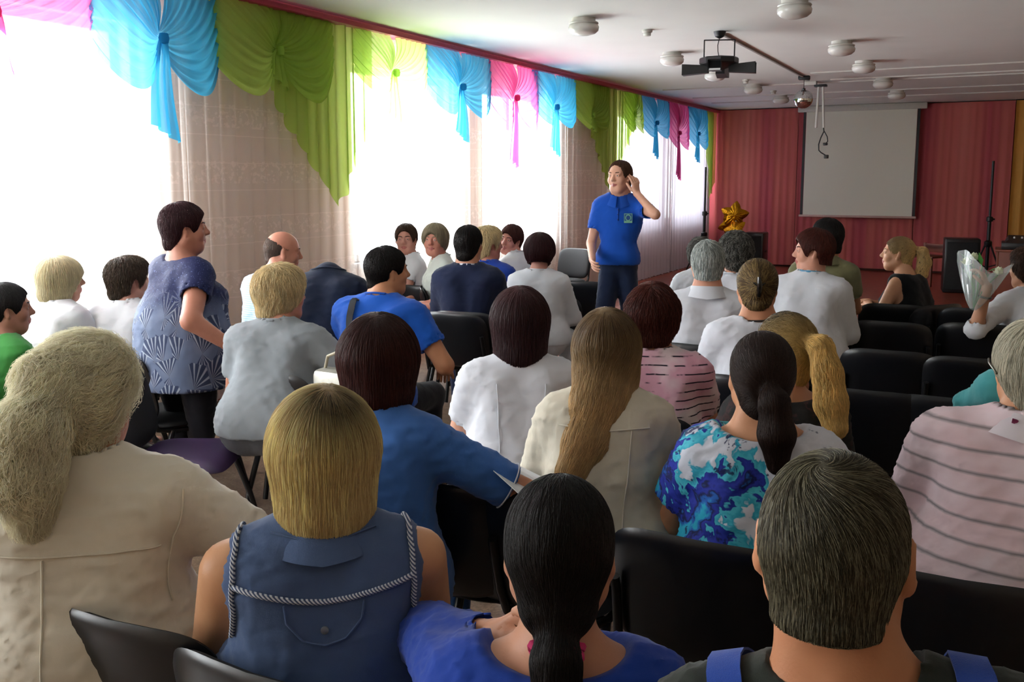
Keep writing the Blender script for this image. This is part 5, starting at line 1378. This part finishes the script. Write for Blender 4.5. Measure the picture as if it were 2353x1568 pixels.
P('mar14', 'woman with short dark maroon hair in a long white coat seen from behind', 1240, 539, 6.15, -10, -10, lean=6, W=0.167, fat=.12, shirt=COAT, sleeve='long', coat=1, collar='band', skin='c08c7c', hair='bob', hairc=hMar, trousers=COAT, ho=dict(len=.045, grow=.006, n=4500))
# --- left group
i = P('tee8', 'black-haired man in a bright blue T-shirt with a dark shoulder strap', 886, 570, 4.55, -28, -74, fem=False, lean=20, fat=.28, W=0.198, shirt=BLUET, sleeve='half', neck='crew', neckr=.016, skin='b4805e', face=True, hair='short', hairc=hBk, trousers=cloth('charcoal_trousers', '1c1c22'), hr_=(.25, .34, .66), ho=dict(grow=.006, n=7000, L=.05))
sheet_on(i, [(-.115, .08, .40), (-.110, .0, .45), (-.105, -.08, .43), (-.085, -.16, .32), (-.05, -.18, .18), (-.02, -.18, .05)], .034, plain('dark_bag_strap', '14161c', .7), 'bag_strap')
P('blond6', 'woman with short ash-blonde hair in a grey T-shirt, beside the standing woman', 640, 617, 4.05, -22, -64, lean=14, W=0.176, fat=.40, shirt=GREYT, sleeve='half', neck='crew', skin='c08870', face=True, hr_=(.34, .34, .72), trousers=cloth('grey_trousers', '5a5c60'), hair='fluffy', hairc=hB, ho=dict(grow=.018, cover=1, n=8000, curl=.15, lift=.008, nape=-.095))
P('bald5', 'balding man in a light blue checked shirt looking right', 652, 532, 5.35, -50, -86, fem=False, lean=14, fat=.30, W=0.198, shirt=CHECK, sleeve='half', collar=1, skin='b9806a', face=True, smile=1, trousers=BLACK, hp=8, hair='bald', hairc=hairmat('cropped_grey', '5c4a40', var=.3), ho=dict(n=3000, thick=.6))
P('bent7', 'person in a dark navy jumper bent far forward so only the back shows', 775, 655, 5.0, -12, -12, fem=False, lean=30, fat=.15, W=0.165, hp=95, nd=(0, 1, -.5), shirt=DKNAVY, shirt_name='jumper', sleeve='long', neckr=.02, skin='b4805e', hair='short', hairc=hBk, hr_=(.15, .52, .45), hl=(-.15, .52, .45), trousers=DKNAVY)
P('pale2', 'woman with pale blonde bob in a white blouse in profile by the window', 135, 594, 4.95, -48, -90, lean=8, W=0.163, fat=.1, shirt=COAT, sleeve='long', neck='crew', skin='a87c68', face=True, hair='bob', hairc=hBl, ho=dict(len=.10, grow=.006, bangs=2, n=6000))
P('brow3', 'woman with short brushed-back brown hair in a white coat by the window', 290, 595, 5.0, -30, -76, lean=8, W=0.167, fat=.22, shirt=COAT, sleeve='half', collar='band', skin='b08270', face=True, hair='fluffy', hairc=hairmat('brushed_brown', '4c3e32', var=.35), ho=dict(grow=.012, curl=.2, rough=.006, n=6000))
P('boy1', 'dark-haired youth in a green T-shirt in profile at the left edge', 8, 654, 4.3, -60, -92, fem=False, lean=8, W=0.154, shirt=GREEN, sleeve='half', neck='crew', skin='a07460', face=True, hair='short', hairc=hairmat('dark_ash', '2c2a2a', var=.3), ho=dict(grow=.006, n=5000))
# --- standing woman
i = P('stand4', 'standing woman with short maroon hair in a navy tunic printed with white fans', 418, 470, 4.45, -62, -90, stand=True, lean=3, fat=.48, W=0.172, shirt=TUNIC, shirt_name='tunic', flare=1, sleeve='short', neck='wide', neckr=.014, skin='b07a66', face=True, smile=1,
      hr_=('px', 546, 806, 4.25), pr=(.5, -.8, -.5), hdr=(.5, .6, -.6), pnr=(0, -.2, -1), hl=(-.12, .30, .82), trousers=cloth('black_floral_skirt', '101016', '1c1c26'), hair='short', hairc=hairmat('short_maroon', '3a1a20', var=.4), bust=1.2, wr=.004, ho=dict(grow=.010, n=7000, curl=.1, lift=.008, nape=-.092))
# --- the speaker
i = P('speaker', 'standing man in a blue polo shirt and dark jeans, hand raised to his ear', 1426, 369, 6.72, 176, 150, fem=False, stand=True, lean=-1, W=0.160, fat=-.16, shirt=cloth('royal_blue_polo', '0f4fb4', '0c44a0', wr=.5), shirt_name='polo_shirt', sleeve='half', collar=1, neckr=.013, skin='d4a48c', face=True, smile=1, step=.5,
      hl=('px', 1464, 446, 6.64), pl=(-.6, .2, -1), hdl=(.16, -.05, 1), pnl=(.6, -.8, 0), hr_=('px', 1361, 596, 6.60), pr=(.25, -1, 0), curl=.3, trousers=JEANS, trousers_name='jeans', hair='short', hairc=hairmat('short_chestnut', '5a3a28', var=.4), ho=dict(grow=-.001, n=6000, hairline=.028, L=.04), loose=.014, wr=.005)

# emblem and placket on the polo shirt
i = PEOPLE['speaker']; T = i['T']
def patch_on(i, c, w, h, mat, name, off=.004, t=.002, nx=5, nz=5):
    P_ = [(c[0]+(a/nx-.5)*w, c[1], c[2]+(b/nz-.5)*h) for b in range(nz+1) for a in range(nx+1)]
    Q_ = i['SF'].project(np.array([T_p for T_p in (i['T'].p(q) for q in P_)]), off, 6)
    m = MB(); m.add(Q_, [(b*(nx+1)+a, b*(nx+1)+a+1, (b+1)*(nx+1)+a+1, (b+1)*(nx+1)+a) for b in range(nz) for a in range(nx)])
    return m.build(name, mat, i['shirt'])
em = NT('green_emblem'); x_, y_, z_ = em.xyz(em.n('ShaderNodeTexCoord').outputs['Generated'])
dx_ = em.math('SUBTRACT', x_, .5); dz_ = em.math('SUBTRACT', z_, .55); r_ = em.math('SQRT', em.math('ADD', em.math('MULTIPLY', dx_, dx_), em.math('MULTIPLY', dz_, dz_)))
ring = em.math('COMPARE', r_, .30, .05); bd = em.math('GREATER_THAN', em.math('MAXIMUM', em.math('ABSOLUTE', dx_), em.math('ABSOLUTE', em.math('SUBTRACT', z_, .5))), .43); foot = em.math('LESS_THAN', z_, .22)
f_ = em.math('MAXIMUM', em.math('MAXIMUM', ring, bd), foot)
em.base(em.mix(f_, '1c4a8c', '7cb89a')); em.set(Roughness=.7)
q = i['SF'].project(np.array([i['T'].p((-.082, .135, .318)), i['T'].p((-.050, .135, .290))]), .0045, 6); gq = nrm(i['SF'].grad(q).mean(0)*np.array((1, 1, .3))); uq = nrm(np.cross(gq, (0, 0, 1))); vq = np.cross(uq, gq); cq = q[0]
MB().add([cq+uq*a*.030+vq*b*.034+gq*.004 for a, b in ((-1,-1),(1,-1),(1,1),(-1,1))]+[cq+uq*a*.030+vq*b*.034 for a, b in ((-1,-1),(1,-1),(1,1),(-1,1))], [(0,1,2,3),(7,6,5,4),(0,4,5,1),(1,5,6,2),(2,6,7,3),(3,7,4,0)]).build('emblem', em.m, i['shirt'], smooth=False)
pk = MB(); pk.tube(on_shirt(i, [(0, .2, .42), (0, .2, .36), (0, .2, .30)], .001), .005, 6); pk.build('placket', MC['royal_blue_polo'], i['shirt'])
for z_b in (.40, .355, .31):
    q = on_shirt(i, [(.0, .2, z_b), (.0, .2, z_b-.001)], .006)[0]; MB().lathe([(.001,-.002),(.005,-.001),(.005,.001),(.001,.002)], q, 12, 'y').build('button', plain('dark_blue_button', '0c2a6c', .4), i['shirt'])
# scrunchie of the black-haired woman
i = PEOPLE['dark33']; H = i['H']; t_s = MB()
pts = [H.p((.034*cos(a), -.076+.026*sin(a), -.118+.006*sin(6*a))) for a in np.linspace(0, 2*pi, 40)]
t_s.tube(pts, [.008+.003*sin(k*1.9) for k in range(40)], 8); t_s.build('scrunchie', plain('pink_scrunchie', 'c02a64', .8), i['root'])
i = PEOPLE['dye29']; H = i['H']; MB().tube([H.p((.012+.019*cos(a), -.112+.019*sin(a), -.012)) for a in np.linspace(0, 2*pi, 20)], .005, 8).build('hair_tie', plain('shiny_dark_hair_tie', '202228', .15), i['root'])
for k_ in ('pony30', 'pony20'):
    i = PEOPLE[k_]; H = i['H']; MB().tube([H.p((.021*cos(a), -.122, .055+.021*sin(a)-(.01 if k_ == 'pony20' else 0))) for a in np.linspace(0, 2*pi, 20)], .005, 8).build('hair_tie', plain('plain_hair_tie', 'a08050', .6), i['root'])
# wrist things
i = PEOPLE['flow21']; S_, E_, W_ = i['arms'][-1]; ax = nrm(W_-E_); a1 = nrm(np.cross(ax, (0,0,1))); a2 = np.cross(ax, a1)
c = W_-ax*.05; MB().tube([c+.033*(cos(a)*a1+sin(a)*a2) for a in np.linspace(0, 2*pi, 24)], .006, 8).build('bracelet', plain('dark_bracelet', '1c1a1c', .3), i['root'])
# ------------------------------------------------------------------ small things people hold
def quad_sheet(name, corners, mat, th=.0015, lab=None, cat=None, bulge=.01):
    C = [np.array(c) for c in corners]; n = 6; V = []; F_ = []
    nv = nrm(np.cross(C[1]-C[0], C[3]-C[0]))
    for s in (0, 1):
        for j in range(n+1):
            for i in range(n+1):
                u, v = i/n, j/n; p = (C[0]*(1-u)+C[1]*u)*(1-v)+(C[3]*(1-u)+C[2]*u)*v
                V.append(p+nv*(s*th+bulge*sin(pi*u)*sin(1.3*v)))
    m1 = (n+1)**2
    for j in range(n):
        for i in range(n):
            a = j*(n+1)+i; F_.append((a, a+n+1, a+n+2, a+1)); F_.append((m1+a, m1+a+1, m1+a+n+2, m1+a+n+1))
    for i in range(n):
        for a, b in ((i, i+1), ((n)*(n+1)+i+1, n*(n+1)+i), ((i+1)*(n+1), i*(n+1)), (i*(n+1)+n, (i+1)*(n+1)+n)): F_.append((a, b, m1+b, m1+a))
    o = MB().add(V, F_).build(name, mat, smooth=False); 
    if lab: tag(o, lab, cat)
    return o
m_paper = plain('white_paper', 'd8dadc', .7, vary=.01)
quad_sheet('paper_sheet', [at_depth(1112, 1062, 2.42), at_depth(1150, 1055, 2.62), at_depth(1245, 1110, 2.50), at_depth(1196, 1138, 2.28)], m_paper, lab='white paper sheet beside the sleeve of the blue scrubs', cat='paper')
o = quad_sheet('paper_sheet', [at_depth(1150, 1068, 2.60), at_depth(1172, 1060, 2.70), at_depth(1262, 1104, 2.55), at_depth(1232, 1116, 2.45)], m_paper, lab='second white paper sheet half under the long-haired woman’s blouse', cat='paper')
pn_ = MB(); pn_.tube([at_depth(1148, 1060, 2.50)+np.array((0,0,.012)), at_depth(1188, 1092, 2.45)+np.array((0,0,.012))], .005, 8); tag(pn_.build('pen', m_black_pl), 'black pen lying on the white paper sheets', 'pen')
# bouquet in translucent wrap
def mat_wrap():
    t = NT('clear_wrap'); d = t.n('ShaderNodeBsdfDiffuse'); d.inputs[0].default_value = (.62, .70, .68, 1); g_ = t.n('ShaderNodeBsdfGlossy', i_Roughness=.2); tr = t.n('ShaderNodeBsdfTransparent')
    m1 = t.n('ShaderNodeMixShader', i_0=.3); t.l(d.outputs[0], m1.inputs[1]); t.l(g_.outputs[0], m1.inputs[2]); m2 = t.n('ShaderNodeMixShader', i_0=.6); t.l(m1.outputs[0], m2.inputs[1]); t.l(tr.outputs[0], m2.inputs[2]); t.l(m2.outputs[0], t.out.inputs[0]); return t.m
b0 = at_depth(2236, 712, 5.1); b1 = at_depth(2266, 596, 5.15); ctr = at_depth(2275, 640, 5.1)
t_ = empty('flower_bouquet', b0); tag(t_, 'flower bouquet in translucent wrap held up at the right edge', 'bouquet')
ax = nrm(b1-b0); L_ = np.linalg.norm(b1-b0); s1 = nrm(np.cross(ax, (0, 1, 0))); s2 = np.cross(ax, s1); V = []; F_ = []; n_ = 40
for j in range(9):
    f = j/8
    for k in range(n_):
        a = 2*pi*k/n_; R_ = (.015+.125*f**.8)*(1+.10*sin(5*a+2)*f+.04*sin(13*a)); V.append(ax*L_*(f*(.86+.20*sin(2*a+.8)*f))+R_*(cos(a)*s1*1.0+sin(a)*s2*.75))
for j in range(8):
    for k in range(n_): q = (k+1) % n_; F_.append((j*n_+k, j*n_+q, (j+1)*n_+q, (j+1)*n_+k))
MB().add(V, F_).build('wrapping', mat_wrap(), t_)
m_leafg = plain('bouquet_leaf', '3f7a34', .5, vary=.2); m_pet = plain('cream_petals', 'd8dcc0', .6); 
rs = np.random.RandomState(4)
for k in range(9):
    a = rs.uniform(0, 2*pi); r_ = rs.uniform(.02, .10); tip = ax*L_*rs.uniform(.65, .95)+r_*(cos(a)*s1+sin(a)*s2)
    MB().tube([ax*.01, ax*L_*.4+.3*r_*(cos(a)*s1+sin(a)*s2), tip], .003, 6).build('stem', m_leafg, t_)
    if k % 3 == 0:
        fl = MB()
        for q in range(3):
            for w_ in range(6):
                b_ = 2*pi*w_/6+q*.5; d_ = cos(b_)*s1+sin(b_)*s2; o_ = tip+ax*.012*q; R_ = .034-.009*q
                fl.add([o_, o_+d_*R_*.6+ax*.012+np.cross(ax, d_)*.014, o_+d_*R_+ax*.022, o_+d_*R_*.6+ax*.012-np.cross(ax, d_)*.014], [(0,1,2,3)])
        fl.build('flower', m_pet, t_)
    else:
        d_ = nrm(cos(a)*s1+sin(a)*s2+ax*.8); w_ = np.cross(ax, d_)*.02
        MB().add([tip, tip+d_*.04+w_, tip+d_*.09, tip+d_*.04-w_, tip+d_*.045+ax*.008], [(0,1,4),(1,2,4),(2,3,4),(3,0,4)]).build('leaf', m_leafg, t_)
# turquoise garment draped on the chair in front of the pink-striped shirt
F_ = Field(); q0 = at_depth(2215, 925, 2.95); q1 = at_depth(2290, 895, 2.80)
F_.add(cap(q0, q1, .028, .055), .03); F_.add(cap(q1, q1+np.array((.10,.02,-.12)), .055, .07), .04); F_.add(cap(q0, q0+np.array((.02,-.02,-.14)), .03, .04), .03)
V, Q = F_.mesh(.012); N = vnormals(V, Q); V = folds(V, N, .008, .10, 3)
o = mesh_obj('garment', V, Q, TEAL); tag(o, 'turquoise garment draped over a chair before the pink-striped shirt', 'garment')
# silver handbag beside the grey T-shirt
p = at_depth(785, 850, 3.75); t_ = empty('handbag', p); tag(t_, 'silvery handbag between the grey T-shirt and the man in blue', 'bag')
MB().rbox((-.12, -.05, -.20), (.12, .05, 0), .025).build('bag_body', plain('silver_bag_cloth', 'a8a69c', .35, .3, vary=.25, vs=40), t_)
MB().tube([(-.09, 0, -.02), (-.07, 0, .05), (0, 0, .08), (.07, 0, .05), (.09, 0, -.02)], .007, 8).build('handle', plain('beige_leather', '9a917c', .5), t_)
# ------------------------------------------------------------------ the chairs people sit on
SKIP = ('updo28', 'scrub26', 'long25', 'dye29', 'plat31', 'bob24', 'jack19', 'mar14', 'blond6', 'pale2', 'brow3')
for key, lb, dy_ in (('man34', 'chair of the man with grey-brown hair at the bottom right', 0), ('dark33', 'chair of the black-haired woman with the scrunchie', 0),
    ('denim', 'black chair behind the denim shirt at the bottom, rim catching the light', 0), ('updo28', 'chair under the cream blouse at the lower left', 0),
    ('scrub26', 'chair of the woman in blue scrubs', 6), ('long25', 'chair of the long-haired young woman', 0), ('dye29', 'chair behind the splash-print top, wide shiny top edge', 0),
    ('pony30', 'chair of the woman in black with the blonde ponytail', 20), ('plat31', 'chair under the pink-striped shirt at the right edge', 0), ('bob24', 'chair under the white blouse of the maroon-bobbed woman', 0),
    ('str23', 'chair of the woman in the broken-stripe top', 0), ('neck22', 'chair of the woman with the cord necklace', 0), ('grey16', 'chair of the silver-haired man', 0), ('curl17', 'chair of the woman with dark grey wavy hair', 0),
    ('hid17', 'chair of the nearly hidden grey-haired person', 0), ('khaki18', 'chair of the man in khaki', 0), ('jack19', 'chair behind the white jacket with the blue collar', 0), ('pony20', 'chair of the young woman in the black tank top', 50),
    ('flow21', 'chair of the person holding flowers', 30), ('back9', 'chair of the cropped-haired woman looking back', -60), ('back10', 'chair of the grey-blonde woman looking back', -60), ('suit11', 'chair of the man in the navy suit', 0),
    ('blue12', 'chair of the curly blonde woman in royal blue', 0), ('lean13', 'chair of the leaning woman with the brown fringe', 0), ('mar14', 'chair of the maroon-haired woman in the long coat', 0), ('tee8', 'chair of the man in the blue T-shirt', -12),
    ('blond6', 'chair behind the grey T-shirt', 0), ('bald5', 'chair of the balding man', -25), ('bent7', 'chair of the bent-over person in navy', 0), ('pale2', 'chair behind the pale-bobbed woman by the window', 0),
    ('brow3', 'chair behind the brown-haired woman in a white coat', 0), ('boy1', 'chair of the youth in green', -40)):
    if key not in SKIP: chair_for(key, lb, dy_)
